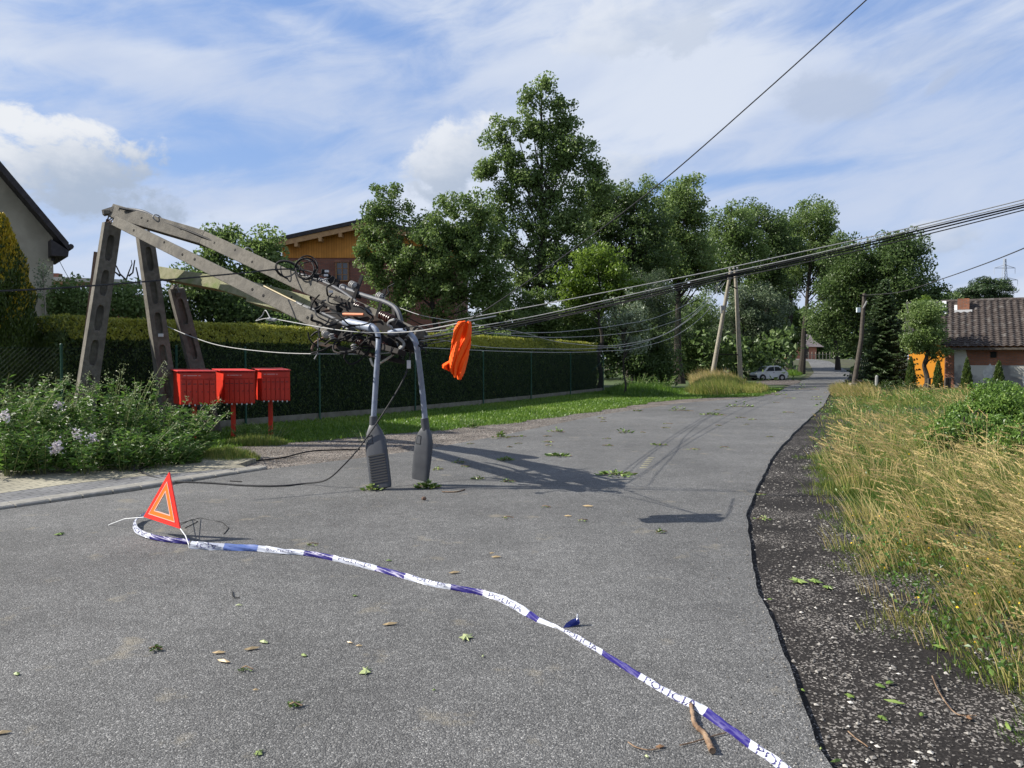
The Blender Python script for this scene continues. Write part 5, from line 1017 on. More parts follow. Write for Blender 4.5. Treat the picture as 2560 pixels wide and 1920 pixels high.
# ------------------------------------------------------------------ police tape
tp = [(395, 1300, .10, .62), (376, 1304, .09, .6), (352, 1311, .07, .7), (338, 1322, .06, .85), (338, 1337, .05, .9), (352, 1350, .05, .9), (385, 1360, .04, .8), (425, 1366, .035, .8), (474, 1371, .035, .9)]
tp2 = [(477, 1381, .045, 1.25), (520, 1384, .04, 1.2), (560, 1385, .035, 1.15), (645, 1388, .034, 1.05), (700, 1394, .03, .95), (760, 1399, .03, .8), (833, 1412, .03, .8), (940, 1438, .026, .8), (1012, 1458, .026, .8), (1080, 1477, .024, .75), (1127, 1486, .022, .75), (1208, 1501, .022, .75), (1262, 1521, .022, 1.0), (1315, 1550, .02, .9), (1345, 1568, .015, .6), (1372, 1578, .015, .55), (1402, 1590, .008, .28), (1440, 1612, .015, .55), (1505, 1653, .016, .58), (1598, 1712, .016, .58), (1680, 1762, .016, .62), (1735, 1788, .02, .75), (1762, 1806, .02, .8), (1815, 1845, .018, .75), (1872, 1888, .018, .75), (1925, 1925, .018, .75), (2010, 1990, .018, .75), (2100, 2060, .018, .75)]
WT = .052
def tape_frames(spec):
    c = smooth_path([Vector((u, v, 0)) for u, v, z, w in spec], 8); zs = np.interp(np.arange(len(c))/8, range(len(spec)), [s[2] for s in spec]); ws = np.interp(np.arange(len(c))/8, range(len(spec)), [s[3] for s in spec])
    pts = [G(q.x, q.y, .034+float(z)*.6) for q, z in zip(c, zs)]; S = [0]
    for a, b_ in zip(pts, pts[1:]): S.append(S[-1]+(b_-a).length)
    fr = []
    for i, p in enumerate(pts):
        t = (pts[min(i+1, len(pts)-1)]-pts[max(0, i-1)]).normalized(); side = Vector((-t.y, t.x, 0)).normalized()
        if side.y < 0: side = -side
        tw = radians(58)+.20*sin(S[i]*5+1)+.12*sin(S[i]*13); up = (Vector((0, 0, 1))*sin(tw)+side*cos(tw)).normalized()
        fr.append((p, up, float(ws[i])*WT, q if False else c[i].x))
    return pts, fr, S
def tape_mesh(spec, bounds, name, parent, first):
    pts, fr, S = tape_frames(spec); mb = MB(); n = 7
    for i in range(len(fr)-1):
        for k in range(n-1):
            vs = []
            for (p, up, w, u), kk in ((fr[i], k), (fr[i], k+1), (fr[i+1], k+1), (fr[i+1], k)):
                a = kk/(n-1)-.5; idx = i if (p is fr[i][0]) else i+1; nr = up.cross(Vector((0, 0, 1))); 
                nr = Vector((0, -1, .6)).normalized(); cr = .010*(1-4*a*a)+.0055*sin(S[idx]*31+a*9)+.005*sin(S[idx]*57+a*17)
                vs.append(p+up*w*a+nr*cr)
            u = (fr[i][3]+fr[i+1][3])/2; mi = 0
            for lo, hi, m_ in bounds:
                if lo <= (u if first is False else i) < hi: mi = m_
            mb.add(vs, [(0, 1, 2, 3)], mi)
    me = mb.build(name, [M['tapew'], M['tapeb'], M['tapel']], parent)
    import bmesh
    bm = bmesh.new(); bm.from_mesh(me.data); bmesh.ops.remove_doubles(bm, verts=bm.verts, dist=1e-5); bm.to_mesh(me.data); bm.free(); me.data.polygons.foreach_set('use_smooth', [True]*len(me.data.polygons)); return pts, fr, S, me
root = thing('police_tape', 'blue and white police barrier tape snaking across the asphalt to the lower right', 'barrier tape', G(477, 1386))
r1 = tape_mesh(tp, [(46, 200, 1)], 'tape_loop', root, True)
r2 = tape_mesh(tp2, [(558, 645, 2), (757, 833, 1), (942, 1012, 1), (1127, 1208, 1), (1318, 1345, 1), (1505, 1598, 1), (1760, 1872, 1)], 'tape', root, False)
def word(r, text, u0, u1, flip=False, hs=.78, first=False, v_off=0.0):
    pts, fr, S, _ = r; cu = bpy.data.curves.new('lettering', 'FONT'); cu.body = text; cu.size = 1; cu.align_x = 'LEFT'; cu.resolution_u = 2; cu.offset = -.012
    ob = bpy.data.objects.new('lettering', cu); COL.objects.link(ob); bpy.context.view_layer.update(); dg = bpy.context.evaluated_depsgraph_get(); me = bpy.data.meshes.new_from_object(ob.evaluated_get(dg)); bpy.data.objects.remove(ob); bpy.data.curves.remove(cu)
    xs = [v.co.x for v in me.vertices]; x0, x1 = min(xs), max(xs)
    import bmesh
    bm = bmesh.new(); bm.from_mesh(me)
    for q_ in range(-1, 9): bmesh.ops.bisect_plane(bm, geom=bm.verts[:]+bm.edges[:]+bm.faces[:], plane_co=(0, .7*q_/8+.003, 0), plane_no=(0, 1, 0))
    for q_ in range(int(x1/.12)+1): bmesh.ops.bisect_plane(bm, geom=bm.verts[:]+bm.edges[:]+bm.faces[:], plane_co=(q_*.12+.01, 0, 0), plane_no=(1, 0, 0))
    bm.to_mesh(me); bm.free()
    us = [f[3] for f in fr] if not first else list(range(len(fr))); s0, s1 = np.interp([u0, u1], us, S)
    for v in me.vertices:
        t = (v.co.x-x0)/(x1-x0); a = (v.co.y/.7-.5)*hs+v_off
        if flip: a = -a
        s = s0+(s1-s0)*t; i = min(len(S)-2, max(0, int(np.searchsorted(S, s))-1)); f = (s-S[i])/(S[i+1]-S[i]); p = fr[i][0].lerp(fr[i+1][0], f); up = fr[i][1].lerp(fr[i+1][1], f); w = fr[i][2]*(1-f)+fr[i+1][2]*f; a = max(-.49, min(.49, a))
        nr = Vector((0, -1, .6)).normalized(); cr = sum(q_*(.010*(1-4*a*a)+.0055*sin(S[j]*31+a*9)+.005*sin(S[j]*57+a*17)) for q_, j in ((1-f, i), (f, i+1))); v.co = p+up*w*a+nr*(cr+.0032)
    me.materials.clear(); me.materials.append(M['ink']); o = bpy.data.objects.new('lettering', me); link(o, root); return o
word(r2, 'ICJA', 494, 546, True, .62); word(r2, 'POLICJA', 668, 738, True, .45); word(r2, 'POLICJA', 846, 930, False, .62, v_off=.15); word(r2, 'POLICJA', 1030, 1115, False, .62, v_off=.22); word(r2, 'POLICJA', 1222, 1304, False, .62, v_off=-.05)
word(r2, 'POLICJA', 1410, 1492, False, .95); word(r2, 'POLICJA', 1612, 1740, False, 1.0); word(r2, 'POLICJA', 1890, 2040, False, 1.0); word(r1, 'POLICJA', 22, 44, True, .7, True)
mb = MB()                                                            # knotted tail sticking up from the tape
for a, w in (((1402, 1590, 4.33), 0),): pass
tail = [(1401, 1591, 4.32, .006), (1413, 1578, 4.34, .028), (1427, 1564, 4.36, .042), (1440, 1553, 4.37, .036), (1444, 1546, 4.38, .010), (1444, 1536, 4.385, .006)]
for i in range(len(tail)-1):
    a, c = tail[i], tail[i+1]; pa, pc = P(*a[:3]), P(*c[:3]); s = Vector((.7, .5, -.45)).normalized(); m_ = 0 if i < 4 else 1
    for sg, dd in ((1, .0), (-1, .008)):
        mb.add([pa-s*a[3], pa+Vector((0, -.008*sg, .004)), pa+s*a[3], pc+s*c[3], pc+Vector((0, -.012*sg, .006)), pc-s*c[3]], [(0, 1, 4, 5), (1, 2, 3, 4)], m_)
mb.build('knotted_tail', [flat('deep_blue_film', (.03, .05, .30), .25, spec=.6), M['tapew']], root)

# ------------------------------------------------------------------ buildings
def poly(mb, pts, m=0): mb.add([Vector(p) for p in pts], [tuple(range(len(pts)))], m)
# beige house at the left edge: gable wall toward us, dark verge
YH = 20.5; cx_ = P(134, 700, YH).x; DW = Vector((-.785, -.62, 0)); EX = Vector((-.62, .785, 0)); C0 = Vector((cx_, YH, 0))
def PP(u, v, off=0.0):                                              # pixel -> point on the gable plane (moved out by off)
    o = C0-EX*off; n_ = EX; d = ray(u, v); t = n_.dot(o-Vector((0, 0, H)))/n_.dot(d); return Vector((0, 0, H))+d*t
root = thing('beige_house', 'beige roughcast house with dark steep roof cut by the left picture edge', 'house', (cx_, YH, 0))
e1_, e2_ = PP(172, 606, .55), PP(0, 402, .55); dr_ = (e2_-e1_); k_ = 5.2/((dr_.x**2+dr_.y**2)**.5); rg = e1_+dr_*k_; far_ = rg+Vector((dr_.x, dr_.y, -dr_.z))*k_
def onwall(p, dz=0): return Vector((p.x+EX.x*.55, p.y+EX.y*.55, p.z+dz))
rw = onwall(rg, -.2); sl2 = dr_.z/((dr_.x**2+dr_.y**2)**.5); dist = ((rw.x-cx_)**2+(rw.y-YH)**2)**.5; zc = rw.z-sl2*dist
A_ = Vector((cx_, YH, -.1)); B_ = A_+DW*dist*2
mb = MB(); mb.prism([A_, Vector((cx_, YH, zc)), rw, Vector((B_.x, B_.y, zc)), B_], EX*9); mb.build('wall', M['render'], root)
mb = MB(); q0 = A_-EX*.03+Vector((0, 0, .5)); mb.bar(q0, q0+DW*8, .9, .05, side=(0, 0, 1)); mb.build('plinth', mat('dark_plinth', (.11, .10, .09), (.15, .14, .13), .9, 6), root)
th_ = Vector((0, 0, .28)); mb = MB(); mb.prism([e1_-th_*.75, e1_, rg, rg-th_], EX*10); mb.prism([far_-th_*.75, far_, rg, rg-th_], EX*10); mb.build('roof', M['roofdark'], root)
mb = MB(); q = e1_-th_*.75; mb.prism([q+Vector((0, 0, -.01)), q+DW*.02+Vector((0, 0, -.16)), q+DW*.40+Vector((0, 0, -.16)), q+DW*.40+Vector((0, 0, .26))], EX*2.2); mb.build('eaves_box', M['roofdark'], root)
mb = MB(); mb.tube([e1_-DW*.05+Vector((0, 0, -.1)), e1_-DW*.05+EX*9+Vector((0, 0, -.1))], .07, 8); mb.build('gutter', M['roofdark'], root, smooth=True)
mb = MB(); mb.tube(smooth_path([PP(141, 618, .1), PP(142, 630, .1), PP(136, 638, .08), PP(132, 652, .08)], 4), .05, 8); mb.build('downpipe', M['roofdark'], root)
wire('house_cable', 'thin cable drooping from the beige house eaves down to the right', [(140, 634, 20.3), (155, 665, 20.6), (172, 695, 21), (186, 712, 21.3)], .008, 'cable', 'cable')
# low far roof seen between the house and the leftmost leg
t = thing('low_shed', 'low distant shed roof visible just right of the beige house', 'shed', P(240, 760, 34)); mb = MB(); a, c = P(138, 704, 34), P(350, 712, 34); mb.bar(a, c, .16, 3.0, side=(0, 0, 1)); mb.build('roof', mat('grey_sheet', (.4, .4, .38), (.46, .46, .43), .8, 4), t); mb = MB(); mb.box(((a.x+c.x)/2, 34.3, 1.5+.8), (c.x-a.x-.3, 2.2, 4.2)); mb.build('wall', M['brickred'], t); mb = MB(); mb.box(P(141, 704, 34.2)+Vector((0, 0, .1)), (.35, .35, .5)); mb.build('chimney', M['brickred'], t)
# brick building with the wooden gable
YB = 40.0; root = thing('brick_building', 'red brick building with yellow-brown wooden gable behind the hedge', 'building', P(900, 905, YB))
xa, xb = P(700, 0, YB).x, P(1135, 0, YB).x; zg = P(0, 645, YB).z; zr0 = P(700, 612, YB).z; zr1 = P(905, 568, YB).z; sl_ = (zr1-zr0)/(P(905, 0, YB).x-xa); xm = (xa+xb)/2; zm = zr0+sl_*(xm-xa)
mb = MB(); mb.box(((xa+xb)/2, YB+6, zg/2-.1), (xb-xa, 12, zg+.2)); mb.build('wall', M['brickred'], root)
mb = MB(); mb.prism([(xa, YB-.04, zg+.003), (xb, YB-.04, zg+.003), (xb, YB-.04, zr0), (xm, YB-.04, zm), (xa, YB-.04, zr0)], (0, 12, 0)); mb.build('gable_cladding', M['woodclad'], root)
mb = MB(); mb.bar((xa-.5, YB-.5, zr0-.5*sl_-.02), (xm, YB-.5, zm-.02), .26, .08, side=(0, 0, 1)); mb.bar((xb+.5, YB-.5, zr0-.5*sl_-.02), (xm, YB-.5, zm-.02), .26, .08, side=(0, 0, 1)); mb.build('verge_board', M['woodbeam'], root)
mb = MB(); mb.prism([(xa-.7, YB-.6, zr0-.7*sl_+.12), (xm, YB-.6, zm+.12), (xb+.7, YB-.6, zr0-.7*sl_+.12), (xb+.7, YB-.6, zr0-.7*sl_+.32), (xm, YB-.6, zm+.32), (xa-.7, YB-.6, zr0-.7*sl_+.32)], (0, 13.2, 0)); mb.build('roof', M['roofdark'], root)
mb = MB()
for u in (742, 802, 852): x = P(u, 0, YB).x; z = zr0+sl_*(x-xa)-.25; mb.box((x, YB-.3, z), (.16, .5, .2))
mb.build('rafter_end', M['woodbeam'], root)
def window(parent, c, w, h, cols, rows, fm, fw=.07, depth=.12, sill=None, yoff=0, arch=True):
    f = MB(); x, y, z = c; f.box((x-w/2, y, z), (fw, depth, h)); f.box((x+w/2, y, z), (fw, depth, h)); f.box((x, y, z-h/2+.001), (w-fw-.002, depth, fw)); f.box((x, y, z+h/2-.001), (w-fw-.002, depth, fw))
    for i in range(1, cols): f.box((x-w/2+w*i/cols, y-.004, z), (fw*.8, depth*.8, h-fw*2))
    for i in range(1, rows): f.box((x, y-.001, z-h/2+h*i/rows), (w-fw*2, depth*.6, fw*.5))
    fo = f.build('window', fm, parent); g = MB(); g.box((x, y+depth*.1, z), (w-fw, .02, h-fw)); g.build('pane', M['glass'], fo)
    return fo
wc = P(856, 679, YB); window(root, (wc.x, YB-.03, wc.z), .62, .95, 2, 3, M['frame'], .06)
mb = MB(); mb.box((wc.x, YB-.05, wc.z+.53), (.8, .12, .12)); mb.build('lintel', M['brickorange'], root)
wc = P(1105, 700, YB); window(root, (wc.x, YB-.03, wc.z), .8, 1.2, 2, 2, M['frame'], .08)
# tiled barn at the right
YA = 40.0; x0 = P(2372, 0, YA).x; x1 = x0+17; ze = P(0, 866, YA).z; YRG = YA+3.4; zr = P(0, 757, YRG).z; root = thing('barn', 'old brick barn with patched grey plaster and dark tiled roof at the right edge', 'barn', (x0, YA, gz(YA)))
mb = MB(); mb.prism([(x0+.12, YA+.25, -.4), (x0+.12, YA+.25, ze+.1), (x0+.12, YRG, zr-.12), (x0+.12, 2*YRG-YA-.25, ze+.1), (x0+.12, 2*YRG-YA-.25, -.4)], (x1-x0, 0, 0)); mb.build('wall', M['brickorange'], root)
mb = MB(); yw = YA+.22
def slab(px, th=.03):
    q = [P(u, v, yw) for u, v in px]; mb.prism([Vector((p.x, yw, p.z)) for p in q], (0, .028, 0))
slab([(2376, 872), (2400, 872), (2404, 893), (2399, 912), (2404, 1000), (2376, 1000)]); slab([(2405, 913), (2700, 913), (2700, 1000), (2406, 1000)]); slab([(2537, 868), (2700, 868), (2700, 911), (2541, 911)])
mb.build('plaster', M['plaster'], root)
mb = MB(); mb.prism([P(2436, 928, yw-.005), P(2452, 908, yw-.005), P(2458, 920, yw-.005), P(2455, 945, yw-.005), P(2440, 948, yw-.005)][::-1], (0, .02, 0)); mb.build('whitewash_patch', mat('whitewash', (.55, .54, .5), (.42, .41, .39), .95, 8, bump=.2), root); mb = MB(); mb.prism([P(2516, 940, yw-.005), P(2530, 934, yw-.005), P(2600, 938, yw-.005), P(2600, 966, yw-.005), P(2520, 962, yw-.005)][::-1], (0, .02, 0)); mb.build('whitewash_patch', mat('whitewash', (.55, .54, .5), (.42, .41, .39), .95, 8, bump=.2), root)
mb = MB(); c = P(2459, 887, yw-.012); mb.box((c.x, yw-.004, c.z), (.26, .05, .30)); mb.build('window_opening', M['hole'], root)  # solid dark box, shade of the opening put into its colour
# pantiles: a waved sheet in steps
nx_, ny_ = 420, 22*4; V = []; 
for j in range(ny_+1):
    t = j/ny_; row = t*22; fr_ = row-math.floor(row) if j < ny_ else 1
    for i in range(nx_+1):
        x = x0-.12+(x1-x0+.3)*i/nx_; w_ = math.sin((x-x0)*2*pi/.30); lift = .030*w_+.085*(1-fr_)
        V.append((x, YA-.25+(YRG-YA+.25)*t-lift*.7, ze-.05+(zr-ze+.05)*t+lift*.75))
w_ = nx_+1; npgrid('roof', V, [(j*w_+i, j*w_+i+1, (j+1)*w_+i+1, (j+1)*w_+i) for j in range(ny_) for i in range(nx_)], M['rooftile'], parent=root)
mb = MB(); mb.prism([(x0-.1, YRG+.02, zr+.03), (x0-.1, YRG+3.7, ze), (x0-.1, YRG+3.7, ze-.1), (x0-.1, YRG+.02, zr-.08)], (x1-x0, 0, 0)); mb.tube([(x0-.12, YRG, zr+.02), (x1, YRG, zr+.02)], .11, 8); mb.build('rear_roof', M['rooftile'], root)
mb = MB(); mb.box((x0+8, YA-.2, ze-.13), (16.5, .1, .12)); mb.box((x0+.1, YA+.02, ze-.08), (.1, .5, .12)); mb.build('eaves_board', M['darkpole'], root)
cxx = x0+.95; mb = MB(); mb.box((cxx, YRG-.6, zr-.28), (.55, .45, .78)); ch = mb.build('chimney', M['brickorange'], root)
def rz(y): return ze-.05+(zr-ze+.05)*(y-YA+.25)/(YRG-YA+.25)
mb = MB(); mb.bar((cxx-.42, YRG-.98, rz(YRG-.98)+.10), (cxx+.40, YRG-.98, rz(YRG-.98)+.10), .16, .10, side=(0, 0, 1)); mb.bar((cxx-.36, YRG-.95, rz(YRG-.95)+.12), (cxx-.36, YRG-.5, rz(YRG-.5)+.12), .14, .06); mb.build('flashing', M['whitesmall'], ch)
mb = MB(); mb.bar((x0-.02, YRG-1.2, rz(YRG-1.2)+.1), (x0-.02, YRG-.1, rz(YRG-.1)+.1), .32, .08); mb.build('verge_patch', M['whitesmall'], root)
for ob in [root]+list(root.children_recursive):
    if ob.type == 'MESH': ob.data.transform(Matrix.Translation((x0, YA, 0))@Matrix.Rotation(radians(-29), 4, 'Z')@Matrix.Translation((-x0, -YA, 0)))
# orange house behind the barn
YO = 47.0; xo0, xo1 = P(2286, 0, YO).x, P(2440, 0, YO).x; zo = P(0, 846, YO).z; root = thing('orange_house', 'bright orange painted house half hidden behind the fruit tree and barn', 'house', (xo0, YO, gz(YO)))
mb = MB(); mb.box(((xo0+xo1)/2, YO+3, zo/2-.1), (xo1-xo0, 6, zo+.2)); mb.build('wall', M['orange'], root)
mb = MB(); mb.prism([(xo0-.3, YO-.35, zo-.05), (xo0-.3, YO+3, P(0, 756, YO+3).z), (xo0-.3, YO+6.4, zo-.05)], (xo1-xo0+3.4, 0, 0)); mb.build('roof', M['roofdark'], root)
for ob in root.children:
    ob.data.transform(Matrix.Translation((xo0, YO, 0))@Matrix.Rotation(radians(-29), 4, 'Z')@Matrix.Translation((-xo0, -YO, 0)))
for u, v0, v1, lab in ((2322, 946, 975, 'dark wooden post between the fruit tree and a thuja cone'), (2364, 945, 975, 'dark wooden post at the corner of the plastered barn'), (2372, 945, 982, 'second dark wooden post at the barn corner')):
    a, c = P(u, v1, 39), P(u+1, v0, 39); mb = MB(); mb.bar(Vector((a.x, 39, gz(39)-.05)), c, .12, .12); mb.bar(c-Vector((.08, .06, .03)), c+Vector((.12, -.06, .02)), .05, .05); tag(mb.build('wooden_post', M['darkpole'], origin=(a.x, 39, 0)), lab, 'post')
a = P(2191, 958, 40); mb = MB(); mb.lathe(Vector((a.x, 40, 0)), P(2192, 938, 40), [(0, .09), (.9, .08), (1, .04)], 8); tag(mb.build('marker_post', mat('pale_post', (.28, .28, .26), (.2, .2, .19), .8, 9), origin=(a.x, 40, 0)), 'short pale concrete marker post below the spruce', 'post')
# far brick house at the end of the road
YD = 121.0; zb_ = gz(YD); root = thing('far_house', 'far small red brick house at the end of the road', 'house', (P(2030, 0, YD).x, YD, zb_))
hx0, hx1 = P(1990, 0, YD).x, P(2052, 0, YD).x; he = P(0, 866, YD).z; hr = P(0, 834, YD).z
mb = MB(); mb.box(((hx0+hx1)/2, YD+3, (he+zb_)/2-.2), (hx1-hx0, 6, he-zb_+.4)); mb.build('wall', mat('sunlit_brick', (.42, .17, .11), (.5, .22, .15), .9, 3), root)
mb = MB(); mb.prism([(hx0-.5, YD-.5, he), (hx1+1.0, YD-.5, he-.1), (hx1-.8, YD+3, hr), (hx0+.2, YD+3, hr)], (0, .3, 0)); mb.prism([(hx0-.5, YD-.3, he), (hx0-.5, YD+3, hr), (hx0-.5, YD+6.4, he)], (hx1-hx0+.6, 0, 0)); mb.build('roof', mat('grey_brown_roof', (.10, .085, .085), (.14, .12, .12), .8, 3), root)
mb = MB(); mb.box(((hx0+hx1)/2+.4, YD-.05, zb_+1.2), (.5, .15, 2.0)); mb.build('door', M['darkpole'], root)
mb = MB()
for i in range(9): q = P(2012+i*9, 905, YD-4); mb.bar(Vector((q.x, YD-4, gz(YD-4)-.1)), Vector((q.x, YD-4, gz(YD-4)+1.1)), .09, .09)
mb.bar(P(2010, 886, YD-4), P(2090, 886, YD-4), .06, .05, side=(0, 0, 1)); tag(mb.build('garden_fence', M['polewood'], origin=P(2050, 900, YD-4)), 'low garden fence before the far brick house', 'fence')

# ------------------------------------------------------------------ far pole pair, dark pole, pylon
root = thing('pole_pair', 'two pale timber poles leaning together into an A above the tall grass', 'utility pole', (P(1815, 0, 65).x, 65, gz(65)))
tA, tB = P(1827, 676, 65), P(1838, 676, 65.3)
for (u, v), tq in (((1777, 948), tA), ((1853, 956), tB)):
    a = P(u, v, 65); mb = MB(); mb.tube([Vector((a.x, 65, a.z-.5)), tq], [.21, .14], 10); mb.build('pole', M['polewood'], root, smooth=True)
mb = MB(); mb.tube([P(1786, 885, 65), P(1851, 887, 65)], .05, 6); mb.build('crossbar', M['steel'], root)
mb = MB(); mb.bar(P(1812, 690, 64.9), P(1852, 684, 64.9), .12, .12, side=(0, 0, 1)); mb.build('crossarm', M['steel'], root); mb = MB(); mb.bar(P(1822, 712, 64.9), P(1842, 722, 64.9), .09, .09, side=(0, 0, 1)); mb.build('crossarm', M['steel'], root)
mb = MB(); mb.box(P(1806, 770, 64.7), (.35, .25, .4)); mb.box(P(1804, 776, 64.6), (.12, .2, .5)); mb.build('switch_box', M['alum'], root)
mb = MB()
for u, v in ((1824, 673), (1834, 671), (1843, 674)): c = P(u, v, 65); mb.lathe(c-Vector((0, 0, .15)), c+Vector((0, 0, .2)), [(0, .05), (.4, .12), (.6, .06), (.8, .11), (1, .03)], 8)
mb.build('insulators', M['porc'], root)
root = thing('utility_pole', 'dark weathered pole leaning beside the spruce with a small pale box', 'utility pole', (P(2145, 0, 42).x, 42, gz(42)))
mb = MB(); mb.tube([Vector((P(2145, 0, 42).x, 42, -.2)), P(2153, 850, 42), P(2161, 733, 42)], [.135, .115, .09], 10); mb.build('pole', M['darkpole'], root, smooth=True)
mb = MB(); mb.bar(P(2149, 739, 41.9), P(2182, 741, 41.9), .06, .05, side=(0, 0, 1)); mb.build('crossarm', M['steel'], root)
mb = MB(); mb.box(P(2146, 775, 41.8), (.20, .12, .26)); mb.build('meter_box', flat('pale_box', (.55, .62, .62), .5), root, bevel=.01)
mb = MB(); mb.tube([P(2158, 770, 41.8), P(2163, 762, 41.7), P(2167, 753, 41.6)], [.03, .05, .04], 6); mb.build('lamp', M['alum'], root)
mb = MB(); mb.box(Vector((P(2145, 0, 42).x, 42, .05)), (.34, .34, .5)); mb.build('concrete_foot', M['kerb'], root, bevel=.02)
wire('overhead_wire', 'single thin wire crossing the sky left of the distant lattice pylon', [(2160, 738, 42), (2250, 730, 36), (2350, 699, 30), (2450, 664, 25), (2530, 633, 22), (2600, 603, 19)], .016, 'cable', 'wire')
YP = 380.0; c0 = P(2525, 0, YP).x; root = thing('lattice_pylon', 'distant grey lattice electricity pylon with three crossarm levels', 'pylon', (c0, YP, gz(YP)))
mb = MB(); ztop = P(0, 646, YP).z; z0_ = gz(YP); 
def hw_(z): t = (z-z0_)/(ztop-z0_); return 4.2*(1-t)**1.3+.35
zs = list(np.linspace(z0_, ztop, 22))
for i in range(len(zs)-1):
    a, c = zs[i], zs[i+1]; A_, C_ = hw_(a), hw_(c)
    for sx in (-1, 1):
        for sy in (-1, 1): mb.tube([(c0+sx*A_, YP+sy*A_, a), (c0+sx*C_, YP+sy*C_, c)], .16, 4, cap=False)
        mb.tube([(c0-sx*A_, YP-A_, a), (c0+sx*C_, YP-C_, c)], .09, 4, cap=False)
mb.build('tower', M['pylon'], root)
mb = MB()
for v, hwid in ((670, 26), (700, 33), (733, 22)):
    mb = MB()
    z = P(0, v, YP).z; L = hwid*YP/F
    for s in (-1, 1):
        mb.tube([(c0, YP, z+1.6), (c0+s*L, YP, z)], .13, 4); mb.tube([(c0, YP, z), (c0+s*L, YP, z)], .13, 4); mb.tube([(c0+s*L, YP, z), (c0+s*L, YP, z-3)], .11, 4)
    mb.build('crossarm', M['pylon'], root)

# ------------------------------------------------------------------ white car
def car():
    Y0 = 67.0; c = G(1921, 951); Y0 = c.y; zg_ = gz(Y0); root = thing('parked_car', 'small old white three-door car parked in the shade beside the road', 'car', (c.x, Y0, zg_))
    L, Wd = 3.05, 1.38; th = radians(12); ux = Vector((cos(th), sin(th), 0)); uy = Vector((-sin(th), cos(th), 0)); o = Vector((c.x, Y0, zg_))
    def T(x, y, z): return o+ux*x+uy*y+Vector((0, 0, z))       # x: front(-) to rear(+)
    prof = [(-1.52, .36), (-1.53, .58), (-1.47, .70), (-.82, .82), (-.38, 1.26), (-.15, 1.32), (.62, 1.31), (.80, 1.25), (1.38, .80), (1.52, .70), (1.53, .34), (1.28, .22), (-1.3, .22)]
    def ins(z): return .0 if z < .8 else .14*(z-.8)/.5
    mb = MB(); n = len(prof); l = [T(x, -Wd/2+ins(z), z) for x, z in prof]; r = [T(x, Wd/2-ins(z), z) for x, z in prof]
    mb.add(l+r, [(i, (i+1)%n, n+(i+1)%n, n+i) for i in range(n)]+[tuple(range(n)), tuple(range(n, 2*n))]); body = mb.build('body', M['carpaint'], root, bevel=.035)
    def sidepoly(pts, name, m, dy=.012, par=root):
        mb = MB(); mb.prism([T(x, -Wd/2+ins(z)-dy, z) for x, z in pts], uy*.01); return mb.build(name, m, par)
    sidepoly([(-.62, .86), (-.30, 1.20), (.18, 1.24), (.18, .86)], 'side_window', M['glass']); sidepoly([(.25, .86), (.25, 1.24), (.66, 1.22), (1.00, .90)], 'side_window', M['glass'])
    mb = MB(); q = [(-.84, .86), (-.40, 1.24)]; mb.prism([T(-.83, -Wd/2+.12, .85), T(-.83, Wd/2-.12, .85), T(-.41, Wd/2-.18, 1.24), T(-.41, -Wd/2+.18, 1.24)], (-ux)*.02+Vector((0, 0, .02))); mb.build('windscreen', M['glass'], root)
    mb = MB(); mb.prism([T(.88, -Wd/2+.18, 1.21), T(.88, Wd/2-.18, 1.21), T(1.32, Wd/2-.12, .87), T(1.32, -Wd/2+.12, .87)], ux*.03+Vector((0, 0, .02))); mb.build('rear_window', M['glass'], root)
    dr = sidepoly([(-.66, .32), (-.66, .83), (.22, .83), (.22, .32)], 'door', M['carpaint'], .006); sidepoly([(.05, .70), (.05, .74), (.17, .74), (.17, .70)], 'handle', M['cartrim'], .03, dr)
    for x in (-1.54, 1.54): mb = MB(); mb.box(T(x, 0, .40), (.10, Wd+.02, .14), Matrix.Rotation(th, 3, 'Z')); mb.build('bumper', M['cartrim'], root, bevel=.02)
    for x in (-.98, .92):
        for y in (-Wd/2+.02, Wd/2-.02):
            w = MB(); w.tube([T(x, y-.08, .26), T(x, y+.08, .26)], .26, 18); wh = w.build('wheel', M['tyre'], root, bevel=.015); w = MB(); w.tube([T(x, y-.095, .26), T(x, y+.095, .26)], .15, 14); w.build('rim', M['rim'], wh)
            w = MB(); w.tube([T(x, y+(-.072 if y < 0 else .062), .27), T(x, y+(-.062 if y < 0 else .072), .27)], .315, 18); w.build('wheel_arch', M['cartrim'], root)
    for y in (-.5, .5):
        mb = MB(); mb.tube([T(-1.50, y, .60), T(-1.56, y, .60)], .10, 12); mb.build('headlight', M['lens'], root); mb = MB(); mb.box(T(1.53, y, .60), (.05, .22, .12), Matrix.Rotation(th, 3, 'Z')); mb.build('tail_light', M['redlens'], root)
    mb = MB(); mb.box(T(-.58, -Wd/2-.06, .90), (.10, .12, .08), Matrix.Rotation(th, 3, 'Z')); mb.build('wing_mirror', M['cartrim'], root)
    mb = MB(); mb.box(T(1.60, 0, .45), (.01, .45, .10), Matrix.Rotation(th, 3, 'Z')); mb.build('licence_plate', M['whitesmall'], root)
car()
q_ = [G(u, v) for u, v in ((1862, 965), (1905, 953), (1985, 948), (2003, 954), (1950, 986), (1900, 992), (1880, 978))]; mb = MB(); mb.add([(p.x, p.y, gz(p.y)+.03) for p in q_], [tuple(range(len(q_)))[::-1]]); tag(mb.build('dirt_apron', M['gravel']), 'brown dirt patch between the white car and the road', kind='structure')

